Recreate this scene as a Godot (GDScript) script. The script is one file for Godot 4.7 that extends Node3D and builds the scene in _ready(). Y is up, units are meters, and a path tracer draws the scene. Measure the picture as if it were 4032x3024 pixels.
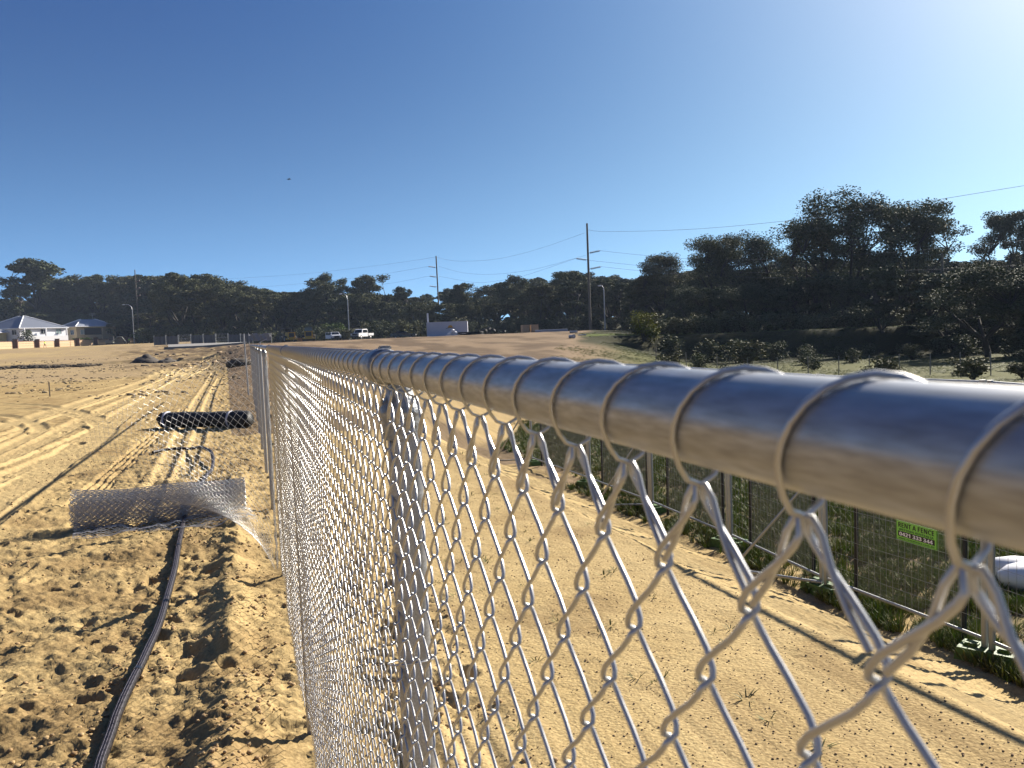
extends Node3D
# A building site seen along a new chain-link fence. World: the fence runs along -Z, y up, metres.
# Order: camera, sky, sun, exposure; ground; fence; near things; site things; houses; trees; small details.

const FPX := 3396.0                       # focal length in photo pixels
const EYE := Vector3(0, 1.9, 0)
const CR := Vector3(0.9543064, -0.04006364, 0.29613205)   # camera right, up, forward
const CU := Vector3(0.05547776, 0.99749745, -0.04382979)
const CF := Vector3(0.29363499, -0.05825579, -0.95414085)
const SUN := Vector3(0.76107794, 0.47715876, -0.43940856) # towards the sun
const EXPOSURE := 2.6

var rng := RandomNumberGenerator.new()
var used := {}
var mats := {}
var n_lump := FastNoiseLite.new()
var n_fine := FastNoiseLite.new()
var n_big := FastNoiseLite.new()
var n_mid := FastNoiseLite.new()


class MB:   # collects triangles for one mesh
	var v := PackedVector3Array()
	var n := PackedVector3Array()
	var c := PackedColorArray()
	var t := PackedVector2Array()
	var ix := PackedInt32Array()
	var col := Color(1, 1, 1)
	func vert(p: Vector3, nn: Vector3) -> int:
		v.append(p); n.append(nn); c.append(col); t.append(Vector2(0, 0))
		return v.size() - 1
	func quad(a: Vector3, b: Vector3, cc: Vector3, d: Vector3) -> void:
		var nn := (b - a).cross(d - a).normalized()
		var k := v.size()
		vert(a, nn); vert(b, nn); vert(cc, nn); vert(d, nn)
		t[k] = Vector2(0, 1); t[k + 1] = Vector2(1, 1); t[k + 2] = Vector2(1, 0); t[k + 3] = Vector2(0, 0)
		for q in [0, 2, 1, 0, 3, 2]: ix.append(k + q)
	func tri(a: Vector3, b: Vector3, cc: Vector3) -> void:
		var nn := (b - a).cross(cc - a).normalized()
		var k := v.size()
		vert(a, nn); vert(b, nn); vert(cc, nn)
		for q in [0, 2, 1]: ix.append(k + q)
	func box(mn: Vector3, mx: Vector3, xf := Transform3D()) -> void:
		hexa([Vector3(mn.x, mn.y, mn.z), Vector3(mx.x, mn.y, mn.z), Vector3(mx.x, mn.y, mx.z), Vector3(mn.x, mn.y, mx.z),
			Vector3(mn.x, mx.y, mn.z), Vector3(mx.x, mx.y, mn.z), Vector3(mx.x, mx.y, mx.z), Vector3(mn.x, mx.y, mx.z)], xf)
	func hexa(q: Array, xf := Transform3D()) -> void:   # bottom ring 0-3, top ring 4-7
		var w := []
		for p in q: w.append(xf * (p as Vector3))
		var mid := Vector3.ZERO
		for p in w: mid += p / 8.0
		for f in [[0, 1, 2, 3], [4, 5, 6, 7], [0, 1, 5, 4], [1, 2, 6, 5], [2, 3, 7, 6], [3, 0, 4, 7]]:
			var a: Vector3 = w[f[0]]
			var b: Vector3 = w[f[1]]
			var d: Vector3 = w[f[3]]
			if (b - a).cross(d - a).dot((a + w[f[2]]) * 0.5 - mid) < 0.0:
				quad(w[f[3]], w[f[2]], w[f[1]], w[f[0]])
			else:
				quad(a, b, w[f[2]], d)
	# a box with cut edges
	func cbox(mn: Vector3, mx: Vector3, e: float, xf := Transform3D()) -> void:
		var q := []
		for k in 3:
			var o := [Vector3(e, e, 0), Vector3(e, 0, e), Vector3(0, e, e)][k] as Vector3
			q.append([mn + o, mx - o])
		for b in q: box(b[0], b[1], xf)
	func tube(p: PackedVector3Array, r: float, sides := 6, caps := true, r_end := -1.0) -> void:
		var m := p.size()
		if m < 2: return
		var first := v.size()
		var tg := (p[1] - p[0]).normalized()
		var ux := tg.cross(Vector3(0.3, 0.9, 0.2)).normalized()
		for i in m:
			var tn := (p[mini(i + 1, m - 1)] - p[maxi(i - 1, 0)]).normalized()
			ux = (ux - tn * ux.dot(tn)).normalized()
			var uy := tn.cross(ux)
			var rr := r if r_end < 0.0 else lerpf(r, r_end, float(i) / (m - 1))
			for s in sides:
				var a := TAU * s / sides
				var d := ux * cos(a) + uy * sin(a)
				v.append(p[i] + d * rr); n.append(d); c.append(col); t.append(Vector2(float(s) / sides, float(i)))
		for i in m - 1:
			for s in sides:
				var a := first + i * sides + s
				var b := first + i * sides + (s + 1) % sides
				ix.append(a); ix.append(a + sides); ix.append(b)
				ix.append(b); ix.append(a + sides); ix.append(b + sides)
		if caps:
			for e in [[0, -1.0], [m - 1, 1.0]]:
				var at: int = e[0]
				var dir: Vector3 = (p[1] - p[0] if at == 0 else p[m - 1] - p[m - 2]).normalized() * float(e[1])
				var k := v.size()
				vert(p[at], dir)
				for s in sides: vert(v[first + at * sides + s], dir)
				for s in sides:
					ix.append(k)
					ix.append(k + 1 + (s if at == 0 else (s + 1) % sides))
					ix.append(k + 1 + ((s + 1) % sides if at == 0 else s))
	func bar(a: Vector3, b: Vector3, r: float, sides := 6, r_end := -1.0) -> void:
		tube(PackedVector3Array([a, b]), r, sides, true, r_end)
	# turned shape about the y axis of xf; profile of (radius, height)
	func lathe(prof: Array, sides: int, xf := Transform3D()) -> void:
		var first := v.size()
		var m := prof.size()
		if prof[m - 1].y < prof[0].y:
			prof = prof.duplicate()
			prof.reverse()
		for i in m:
			var a: Vector2 = prof[maxi(i - 1, 0)]
			var b: Vector2 = prof[mini(i + 1, m - 1)]
			var sl := (b - a).normalized()
			for s in sides:
				var th := TAU * s / sides
				var d := Vector3(cos(th), 0, sin(th))
				v.append(xf * (d * prof[i].x + Vector3(0, prof[i].y, 0)))
				n.append((xf.basis * (d * sl.y - Vector3(0, sl.x, 0))).normalized())
				c.append(col); t.append(Vector2(float(s) / sides, prof[i].y))
		for i in m - 1:
			for s in sides:
				var a := first + i * sides + s
				var b := first + i * sides + (s + 1) % sides
				ix.append(a); ix.append(b); ix.append(a + sides)
				ix.append(b); ix.append(b + sides); ix.append(a + sides)
	func ball(at: Vector3, rad: Vector3, seg := 8, noise := 0.0, rg: RandomNumberGenerator = null) -> void:
		var prof := []
		var first := v.size()
		var rings := maxi(3, seg / 2 + 1)
		for i in rings + 1:
			var ph := PI * i / rings
			for s in seg:
				var th := TAU * s / seg
				var d := Vector3(sin(ph) * cos(th), cos(ph), sin(ph) * sin(th))
				var k := 1.0 + (rg.randf_range(-noise, noise) if rg else 0.0)
				if i == 0 or i == rings: k = 1.0
				v.append(at + d * rad * k); n.append((d / rad).normalized()); c.append(col); t.append(Vector2.ZERO)
		for i in rings:
			for s in seg:
				var a := first + i * seg + s
				var b := first + i * seg + (s + 1) % seg
				ix.append(a); ix.append(a + seg); ix.append(b)
				ix.append(b); ix.append(a + seg); ix.append(b + seg)
	# outline (x, y) pushed through z0..z1
	func prism(poly: PackedVector2Array, z0: float, z1: float, xf := Transform3D()) -> void:
		var m := poly.size()
		for i in m:
			var a := poly[i]
			var b := poly[(i + 1) % m]
			quad(xf * Vector3(a.x, a.y, z0), xf * Vector3(b.x, b.y, z0), xf * Vector3(b.x, b.y, z1), xf * Vector3(a.x, a.y, z1))
		var tr := Geometry2D.triangulate_polygon(poly)
		for z in [z0, z1]:
			for i in range(0, tr.size(), 3):
				var p := [poly[tr[i]], poly[tr[i + 1]], poly[tr[i + 2]]]
				tri(xf * Vector3(p[0].x, p[0].y, z), xf * Vector3(p[1].x, p[1].y, z), xf * Vector3(p[2].x, p[2].y, z))
	func mesh() -> ArrayMesh:
		var a := []
		a.resize(Mesh.ARRAY_MAX)
		a[Mesh.ARRAY_VERTEX] = v; a[Mesh.ARRAY_NORMAL] = n; a[Mesh.ARRAY_COLOR] = c; a[Mesh.ARRAY_TEX_UV] = t; a[Mesh.ARRAY_INDEX] = ix
		var m := ArrayMesh.new()
		m.add_surface_from_arrays(Mesh.PRIMITIVE_TRIANGLES, a)
		return m


func numbered(called: String) -> String:
	used[called] = used.get(called, -1) + 1
	return called if used[called] == 0 else "%s_%03d" % [called, used[called]]

func tag(o: Node, label: String, category: String, group := "") -> void:
	o.set_meta("label", label)
	o.set_meta("category", category)
	if group: o.set_meta("group", group)

func thing(called: String, label: String, category: String, at := Vector3.ZERO, turn := 0.0, group := "") -> Node3D:
	var o := Node3D.new()
	o.name = numbered(called)
	add_child(o)
	o.position = at
	o.rotation.y = turn
	tag(o, label, category, group)
	return o

func part(called: String, m, mat: Material, parent: Node, at := Vector3.ZERO) -> MeshInstance3D:
	var o := MeshInstance3D.new()
	o.name = called
	o.mesh = m.mesh() if m is MB else m
	o.material_override = mat
	o.position = at
	parent.add_child(o, true)
	return o

func solo(called: String, m, mat: Material, label: String, category: String, at := Vector3.ZERO, turn := 0.0, group := "") -> MeshInstance3D:
	var o := MeshInstance3D.new()
	o.name = numbered(called)
	o.mesh = m.mesh() if m is MB else m
	o.material_override = mat
	add_child(o)
	o.position = at
	o.rotation.y = turn
	tag(o, label, category, group)
	return o

func setting(called: String, m, mat: Material) -> MeshInstance3D:
	var o := MeshInstance3D.new()
	o.name = numbered(called)
	o.mesh = m.mesh() if m is MB else m
	o.material_override = mat
	o.set_meta("kind", "structure")
	add_child(o)
	return o

func copy(o: Node3D, called: String, at: Vector3, turn := 0.0, label := "") -> Node3D:
	var r: Node3D = o.duplicate()
	r.name = numbered(called)
	add_child(r)
	r.position = at
	r.rotation.y = turn
	if label: r.set_meta("label", label)
	return r

# ---- pixels to directions; distances come from the ground or from sizes
func ray(px: float, py: float) -> Vector3:
	return CF + CR * ((px - 2016.0) / FPX) - CU * ((py - 1512.0) / FPX)

func gp(px: float, d: float) -> Vector3:          # the ground under photo column px, d metres away
	var r := ray(px, 1330.0)
	return Vector3(r.x * d, macro(r.x * d, r.z * d), r.z * d)

func hit(px: float, py: float) -> Vector3:        # where the ray meets the ground
	var r := ray(px, py)
	var s := 1.0
	for i in 4000:
		var p := EYE + r * s
		if p.y < macro(p.x, p.z): return Vector3(p.x, macro(p.x, p.z), p.z)
		s *= 1.004
	return EYE + r * s

func top_height(px: float, py: float, d: float, base_y: float) -> float:   # height of a thing d away whose top shows at py
	return (EYE + ray(px, py) * d).y - base_y

func lin(r: float, g: float, b: float) -> Color:   # linear base colour as the sRGB value that albedo_color wants
	return Color(r, g, b).linear_to_srgb()

func mat(called: String, r: float, g: float, b: float, rough := 0.8, metal := 0.0) -> StandardMaterial3D:
	if mats.has(called): return mats[called]
	var m := StandardMaterial3D.new()
	m.resource_name = called
	m.albedo_color = lin(r, g, b)
	m.roughness = rough
	m.metallic = metal
	mats[called] = m
	return m

func vmat(called: String, rough := 0.8, metal := 0.0) -> StandardMaterial3D:   # base colour from the vertices
	var m := mat(called, 1, 1, 1, rough, metal)
	m.vertex_color_use_as_albedo = true
	return m

func noise_tex(freq: float, oct: int, lo: Color, hi: Color, size := 512, sd := 1, kind := FastNoiseLite.TYPE_SIMPLEX_SMOOTH) -> ImageTexture:
	var f := FastNoiseLite.new()
	f.seed = sd
	f.noise_type = kind
	f.frequency = freq
	f.fractal_octaves = oct
	var g := f.get_seamless_image(size, size)
	var im := Image.create(size, size, false, Image.FORMAT_RGBA8)
	for y in size:
		for x in size:
			im.set_pixel(x, y, lo.lerp(hi, g.get_pixel(x, y).r))
	return ImageTexture.create_from_image(im)

func grain(m: StandardMaterial3D, tex: Texture2D, scale: float, bump: Texture2D = null, cm := 0.0) -> StandardMaterial3D:
	m.uv1_triplanar = true
	m.uv1_world_triplanar = true
	m.uv1_scale = Vector3.ONE * scale
	m.albedo_texture = tex
	if bump:
		m.heightmap_enabled = true
		m.heightmap_texture = bump
		m.heightmap_scale = cm
	return m


# ---------------------------------------------------------------- ground height
func sstep(a: float, b: float, x: float) -> float:
	var q := clampf((x - a) / (b - a), 0.0, 1.0)
	return q * q * (3.0 - 2.0 * q)

func edge_x(zz: float) -> float:      # where the sand pad breaks off to the right
	return 3.25 if zz < 20.0 else 3.25 + (zz - 20.0) * 0.45

func macro(x: float, z: float) -> float:
	var zz := -z
	var dd := 0.954 * zz + 0.294 * x
	if dd < 1.0 and x < 2.0: return 0.0
	var side := x / maxf(dd, 1.0)
	var mid := 1.9 * sstep(32.0, 122.0, dd)
	var left := 0.0
	if dd > 60.0:
		left = 2.65 * sstep(104.0, 205.0, dd) + 0.4 * sstep(109.5, 110.6, dd + 3.0 * n_big.get_noise_2d(x, z))
	var h := lerpf(left, mid, sstep(-0.055, 0.02, side))
	var e := x - edge_x(zz)
	if e > 0.0:
		var w := lerpf(1.8, 16.0, sstep(19.0, 50.0, zz))
		var low := -0.80 - 0.9 * sstep(10.0, 75.0, dd) + 2.75 * sstep(85.0, 90.0, dd)
		h = lerpf(h, low, sstep(0.0, w, e) if w > 4.0 else clampf(e / w, 0.0, 1.0))
	if zz > 180.0:
		h += 19.0 * exp(-(pow((x + 40.0) / 95.0, 2.0) + pow((zz - 405.0) / 62.0, 2.0)))
		h += 5.0 * sstep(230.0, 340.0, dd) * sstep(-0.06, 0.03, side)
	return h

# ---------------------------------------------------------------- ground mesh
var gx := PackedFloat32Array()
var gz := PackedFloat32Array()
var gy := PackedFloat32Array()
var rut := PackedFloat32Array()

func path_px(q: Array) -> PackedVector2Array:       # photo points on the flat sand, to world x, z, smoothed
	var w := PackedVector2Array()
	for i in range(0, q.size(), 2):
		var p := hit(q[i], q[i + 1])
		w.append(Vector2(p.x, p.z))
	var out := PackedVector2Array()
	for i in w.size() - 1:
		var a := w[maxi(i - 1, 0)]
		var d := w[mini(i + 2, w.size() - 1)]
		var k := clampi(int(w[i].distance_to(w[i + 1]) / 0.6), 2, 40)
		for j in k: out.append(w[i].cubic_interpolate(w[i + 1], a, d, float(j) / k))
	out.append(w[w.size() - 1])
	return out

func stamp_rut(p: PackedVector2Array, half: float) -> void:
	var cols := gx.size()
	var reach := half * 2.2
	for s in p.size() - 1:
		var a := p[s]
		var b := p[s + 1]
		var x0 := gx.bsearch(minf(a.x, b.x) - reach)
		var x1 := gx.bsearch(maxf(a.x, b.x) + reach)
		var z0 := gz.bsearch(minf(-a.y, -b.y) - reach)
		var z1 := gz.bsearch(maxf(-a.y, -b.y) + reach)
		var ab := b - a
		var l2 := maxf(ab.length_squared(), 1e-6)
		for j in range(z0, mini(z1, gz.size())):
			for i in range(x0, mini(x1, cols)):
				var q := Vector2(gx[i], -gz[j])
				var k := clampf((q - a).dot(ab) / l2, 0.0, 1.0)
				var dist := q.distance_to(a + ab * k) / half
				if dist < rut[j * cols + i]: rut[j * cols + i] = dist

func stamp_foot(at: Vector2, turn: float, lx: float, lz: float, deep: float) -> void:
	var cols := gx.size()
	var r := maxf(lx, lz) * 1.7
	var cs := cos(turn)
	var sn := sin(turn)
	for j in range(gz.bsearch(-at.y - r), mini(gz.bsearch(-at.y + r), gz.size())):
		for i in range(gx.bsearch(at.x - r), mini(gx.bsearch(at.x + r), cols)):
			var d := Vector2(gx[i], -gz[j]) - at
			var q := Vector2((d.x * cs + d.y * sn) / lx, (-d.x * sn + d.y * cs) / lz).length()
			if q < 1.7:
				gy[j * cols + i] += -deep * (1.0 - sstep(0.25, 1.15, q)) + 0.3 * deep * (sstep(0.8, 1.15, q) - sstep(1.15, 1.7, q))

func dd_of(x: float, zz: float) -> float:
	return 0.954 * zz + 0.294 * x

func build_ground() -> void:
	var xs := [0.0]
	while xs[-1] < 420.0: xs.append(xs[-1] + maxf(0.024, 0.024 + 0.03 * (xs[-1] - 4.4)))
	for i in range(xs.size() - 1, 0, -1): gx.append(-xs[i])
	for x in xs: gx.append(x)
	var z := -60.0
	while z < 460.0:
		gz.append(z)
		z += 8.0 if z < -1.0 else (0.1 if z < 1.8 else maxf(0.024, 0.006 * z))
	var cols := gx.size()
	var rows := gz.size()
	gy.resize(cols * rows)
	rut.resize(cols * rows)
	rut.fill(9.0)
	var loops := [[0, 1592, 120, 1594, 260, 1610, 370, 1640, 425, 1665, 430, 1690, 380, 1740, 250, 1820, 120, 1885, 0, 1955, -300, 2130],
		[0, 1612, 150, 1612, 280, 1632, 380, 1668, 395, 1700, 330, 1745, 200, 1800, 0, 1885, -300, 2020],
		[-100, 1634, 0, 1636, 80, 1648, 150, 1675, 150, 1700, 60, 1745, 0, 1775, -200, 1850],
		[845, 1395, 815, 1402, 700, 1450, 550, 1510, 325, 1584, 100, 1650, -100, 1700],
		[860, 1400, 800, 1428, 740, 1475, 650, 1530, 520, 1600, 420, 1668, 300, 1765, 150, 1875, 0, 1965, -200, 2100],
		[850, 1410, 700, 1478, 560, 1550, 380, 1630, 200, 1720, 0, 1810],
		[840, 1470, 800, 1540, 765, 1600, 725, 1680, 680, 1780, 640, 1860, 600, 1950, 540, 2080],
		[865, 1490, 830, 1560, 790, 1700, 750, 1800, 700, 1890]]
	for q in loops.size(): stamp_rut(path_px(loops[q]), [0.22, 0.2, 0.2, 0.3, 0.26, 0.28, 0.13, 0.13][q])
	for q in [[840, 1400, 690, 1462, 520, 1530, 300, 1605, 60, 1672, -100, 1712], [852, 1406, 740, 1452, 600, 1512, 430, 1574, 250, 1632, 0, 1716], [866, 1402, 780, 1448, 690, 1498, 560, 1572, 440, 1640, 330, 1712, 160, 1830, 0, 1926], [858, 1420, 760, 1478, 640, 1546, 500, 1630, 360, 1728, 200, 1846, 40, 1954],
		[845, 1432, 700, 1512, 560, 1600, 440, 1690, 300, 1800, 130, 1936, -60, 2090], [-100, 1664, 0, 1660, 60, 1672, 90, 1690, 40, 1722, -60, 1756], [0, 1720, 140, 1702, 270, 1676, 360, 1690], [0, 1842, 150, 1782, 300, 1722, 372, 1688], [0, 1575, 200, 1560, 400, 1532, 560, 1500], [0, 1540, 180, 1534, 360, 1514, 520, 1488]]:
		stamp_rut(path_px(q), 0.11)
	var tread := path_px([730, 1610, 690, 1655, 600, 1725, 480, 1832, 400, 1905, 300, 1990])
	for j in rows:
		var zz := gz[j]
		for i in cols:
			var x := gx[i]
			var k := j * cols + i
			var h := macro(x, -zz)
			if zz > -2.0 and zz < 120.0 and x > -60.0 and x < 14.0:
				var far := clampf(zz / 30.0, 0.0, 1.0)
				if x < 0.55:
					var loose := 1.0 - 0.55 * sstep(1.2, 3.2, -x)
					h += loose * (0.045 * n_mid.get_noise_2d(x, zz) + 0.017 * n_lump.get_noise_2d(x, zz) + 0.017 * n_fine.get_noise_2d(x, zz))
					h += 0.12 * exp(-pow((x + 0.20) / 0.15, 2.0)) * (0.75 + 0.7 * n_mid.get_noise_2d(x + 40.0, zz * 0.7)) * (1.0 - sstep(9.0, 16.0, zz))
				else:
					var by_fence := (1.0 - sstep(0.7, 1.35, x + 0.25 * n_mid.get_noise_2d(x, zz * 0.6)))
					h += (0.004 + 0.045 * by_fence) * n_lump.get_noise_2d(x, zz) + 0.055 * by_fence * n_mid.get_noise_2d(x, zz) + (0.0035 + 0.012 * by_fence) * n_fine.get_noise_2d(x, zz)
					h += -0.010 * (exp(-pow((x - 1.55 - 0.05 * sin(zz * 0.4)) / 0.12, 2.0)) + exp(-pow((x - 2.75 - 0.05 * sin(zz * 0.4)) / 0.12, 2.0))) * (0.5 + 0.5 * n_mid.get_noise_2d(x * 0.3, zz * 0.5))
					if x > 3.1: h += sstep(3.1, 3.6, x) * (0.05 * n_mid.get_noise_2d(x * 0.4, zz * 0.4) + 0.012 * n_lump.get_noise_2d(x, zz))
				var rd := rut[k]
				if rd < 2.2:
					h += -0.036 * (1.0 - sstep(0.5, 1.15, rd)) + 0.016 * (sstep(0.8, 1.25, rd) - sstep(1.25, 2.2, rd))
					if rd < 1.0: h += 0.006 * sin(zz * 42.0 + rd * 3.0) * (1.0 - far)
			elif zz > 20.0 and h < 12.0:
				h += 0.10 * n_big.get_noise_2d(x * 3.0, zz * 3.0)
				if x > 0.0 and dd_of(x, zz) < 150.0: h += 0.07 * n_mid.get_noise_2d(x * 0.35, zz * 0.35)
			if x < 2.0 and zz > 60.0 and zz < 190.0:      # torn-up soil before the road
				h += 0.35 * maxf(0.0, n_big.get_noise_2d(x * 4.0, zz * 4.0)) * sstep(-0.16, -0.10, x / zz) * (1.0 - sstep(-0.03, 0.03, x / zz))
			gy[k] = h
	# one wheel that left its tread
	for s in tread.size() - 1:
		var a := tread[s]
		var ab := tread[s + 1] - a
		var dir := ab.normalized()
		for j in range(gz.bsearch(minf(-a.y, -tread[s + 1].y) - 0.3), gz.bsearch(maxf(-a.y, -tread[s + 1].y) + 0.3)):
			for i in range(gx.bsearch(minf(a.x, tread[s + 1].x) - 0.3), gx.bsearch(maxf(a.x, tread[s + 1].x) + 0.3)):
				var d := Vector2(gx[i], -gz[j]) - a
				var along := d.dot(dir)
				var off := d.dot(dir.orthogonal())
				if along >= 0.0 and along < ab.length() and absf(off) < 0.17:
					gy[j * cols + i] += -0.02 + 0.013 * signf(sin(off * 60.0))
	rng.seed = 11
	for k in 300:
		var fx := rng.randf_range(-2.9, -0.05)
		stamp_foot(Vector2(fx, -rng.randf_range(3.4, 15.0)), rng.randf_range(-0.6, 0.6), rng.randf_range(0.035, 0.07), rng.randf_range(0.07, 0.16), rng.randf_range(0.010, 0.034))
	for k in 60:
		stamp_foot(Vector2(rng.randf_range(-8.0, -0.3), -rng.randf_range(12.0, 34.0)), rng.randf_range(-0.8, 0.8), rng.randf_range(0.06, 0.12), rng.randf_range(0.12, 0.3), rng.randf_range(0.03, 0.07))
	for q in [[830, 2265, 0.16, 0.12, 0.09], [330, 2770, 0.10, 0.09, 0.05], [520, 2410, 0.13, 0.07, 0.04], [40, 2890, 0.16, 0.13, 0.03], [720, 2580, 0.12, 0.12, 0.045], [730, 2680, 0.12, 0.1, 0.045]]:
		var p := hit(q[0], q[1])
		stamp_foot(Vector2(p.x, p.z), 0.3, q[2], q[3], q[4])
	for k in 26:
		stamp_foot(Vector2(rng.randf_range(0.35, 1.15), -rng.randf_range(2.6, 8.0)), rng.randf_range(-1.0, 1.0), rng.randf_range(0.04, 0.07), rng.randf_range(0.08, 0.14), rng.randf_range(0.03, 0.075))
	for k in 620:                              # drip marks and small pits in the smooth strip
		var r := rng.randf_range(0.006, 0.02)
		stamp_foot(Vector2(rng.randf_range(0.7, 3.2), -(2.2 + 11.0 * pow(rng.randf(), 1.5))), rng.randf() * 3.0, r, r * rng.randf_range(0.8, 1.8), rng.randf_range(0.003, 0.008))
	# mesh
	var v := PackedVector3Array()
	var n := PackedVector3Array()
	var c := PackedColorArray()
	var ix := PackedInt32Array()
	v.resize(cols * rows); n.resize(cols * rows); c.resize(cols * rows)
	var sand := Color(0.46, 0.345, 0.165)
	var damp := Color(0.285, 0.2, 0.095)
	var pale := Color(0.55, 0.425, 0.215)
	var site := Color(0.285, 0.212, 0.138)
	var lawn := Color(0.125, 0.13, 0.05)
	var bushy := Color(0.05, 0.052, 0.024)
	for j in rows:
		var zz := gz[j]
		for i in cols:
			var k := j * cols + i
			var x := gx[i]
			v[k] = Vector3(x, gy[k], -zz)
			var i0 := maxi(i - 1, 0)
			var i1 := mini(i + 1, cols - 1)
			var j0 := maxi(j - 1, 0)
			var j1 := mini(j + 1, rows - 1)
			n[k] = Vector3(-(gy[j * cols + i1] - gy[j * cols + i0]) / (gx[i1] - gx[i0]), 1.0, (gy[j1 * cols + i] - gy[j0 * cols + i]) / (gz[j1] - gz[j0])).normalized()
			var dd := 0.954 * zz + 0.294 * x
			var side := x / maxf(dd, 1.0)
			var e := x - edge_x(zz)
			var b := n_big.get_noise_2d(x, zz)
			var m := n_mid.get_noise_2d(x * 0.8, zz * 0.8)
			var col := sand
			if x < 0.6 and zz < 60.0:
				col = sand.lerp(damp, clampf(0.25 + 0.9 * m + 0.7 * n_mid.get_noise_2d(x * 0.22 + 9.0, zz * 0.22), 0.0, 0.8))
				if rut[k] < 1.6: col = col.lerp(pale, 0.55 * (1.0 - sstep(0.8, 1.6, rut[k])))
			elif x < 0.6 or dd > 30.0:
				col = site.lerp(sand, clampf(0.3 + 1.2 * b + 0.8 * m, 0.0, 1.0))
				if side < -0.03: col = col.lerp(pale, 0.35)
				if rut[k] < 1.6: col = pale
				var torn := (sstep(-0.17, -0.10, side + 0.06 * b) - sstep(-0.02, 0.01, side)) * (sstep(64.0, 84.0, dd + 12.0 * b) - sstep(165.0, 178.0, dd))
				if torn > 0.0: col = col.lerp(Color(0.12, 0.085, 0.055), torn * clampf(0.5 + 1.4 * n_mid.get_noise_2d(x * 0.35, zz * 0.2) + 0.9 * b, 0.0, 0.9))
			else:
				col = sand.lerp(pale, clampf(0.35 + 0.7 * m, 0.0, 1.0))
				col = col.lerp(damp, clampf(1.6 * n_mid.get_noise_2d(x * 0.6 + 17.0, zz * 0.5) - 0.25, 0.0, 0.6))
			if dd > 18.0 and side > -0.02: col = sand.lerp(site, sstep(18.0, 45.0, dd)).lerp(Color(0.15, 0.11, 0.074), clampf(0.35 + 2.4 * n_big.get_noise_2d(x * 3.5, zz * 0.8) + 2.0 * n_mid.get_noise_2d(x * 0.16, zz * 0.05), 0.0, 0.85))
			if e > 1.7:
				var soil := clampf(0.75 - 0.35 * sstep(5.0, 9.0, x) + 1.6 * m + b, 0.0, 1.0) if zz < 30.0 else clampf(0.1 + 1.0 * b + 0.6 * m - 0.04 * e, 0.0, 0.7)
				col = col.lerp(lawn.lerp(site, soil), sstep(1.7, 3.0 if zz < 22.0 else 8.0, e + 1.2 * m))
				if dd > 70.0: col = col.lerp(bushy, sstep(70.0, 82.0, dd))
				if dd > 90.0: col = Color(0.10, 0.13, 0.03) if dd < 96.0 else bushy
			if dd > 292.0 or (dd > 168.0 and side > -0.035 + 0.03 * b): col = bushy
			c[k] = col * (1.0 + 0.10 * n_lump.get_noise_2d(x * 2.0, zz * 2.0))
	for j in rows - 1:
		for i in cols - 1:
			var k := j * cols + i
			ix.append(k); ix.append(k + cols); ix.append(k + 1)
			ix.append(k + 1); ix.append(k + cols); ix.append(k + cols + 1)
	var a := []
	a.resize(Mesh.ARRAY_MAX)
	a[Mesh.ARRAY_VERTEX] = v; a[Mesh.ARRAY_NORMAL] = n; a[Mesh.ARRAY_COLOR] = c; a[Mesh.ARRAY_INDEX] = ix
	var mesh := ArrayMesh.new()
	mesh.add_surface_from_arrays(Mesh.PRIMITIVE_TRIANGLES, a)
	var gm := vmat("sand", 0.95)
	gm.metallic_specular = 0.15
	grain(gm, noise_tex(0.05, 4, Color(0.74, 0.72, 0.70), Color(1, 1, 1), 512, 5), 1.4, noise_tex(0.045, 5, Color.BLACK, Color.WHITE, 512, 8), 0.4)
	setting("ground", mesh, gm)

func ground_y(x: float, z: float) -> float:        # height of the built ground, ruts and footprints included
	var i := clampi(gx.bsearch(x) - 1, 0, gx.size() - 2)
	var j := clampi(gz.bsearch(-z) - 1, 0, gz.size() - 2)
	var cols := gx.size()
	var u := (x - gx[i]) / (gx[i + 1] - gx[i])
	var w := (-z - gz[j]) / (gz[j + 1] - gz[j])
	return lerpf(lerpf(gy[j * cols + i], gy[j * cols + i + 1], u), lerpf(gy[(j + 1) * cols + i], gy[(j + 1) * cols + i + 1], u), w)

# ---------------------------------------------------------------- the chain-link fence
const RAIL := Vector3(0.186, 1.861, 0)    # rail axis
const RAIL_R := 0.0205
const PITCH := 0.073                      # diamond width
const MESH_TOP := 1.831
const MESH_END := -7.25                   # the mesh is hung as far as here

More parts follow.
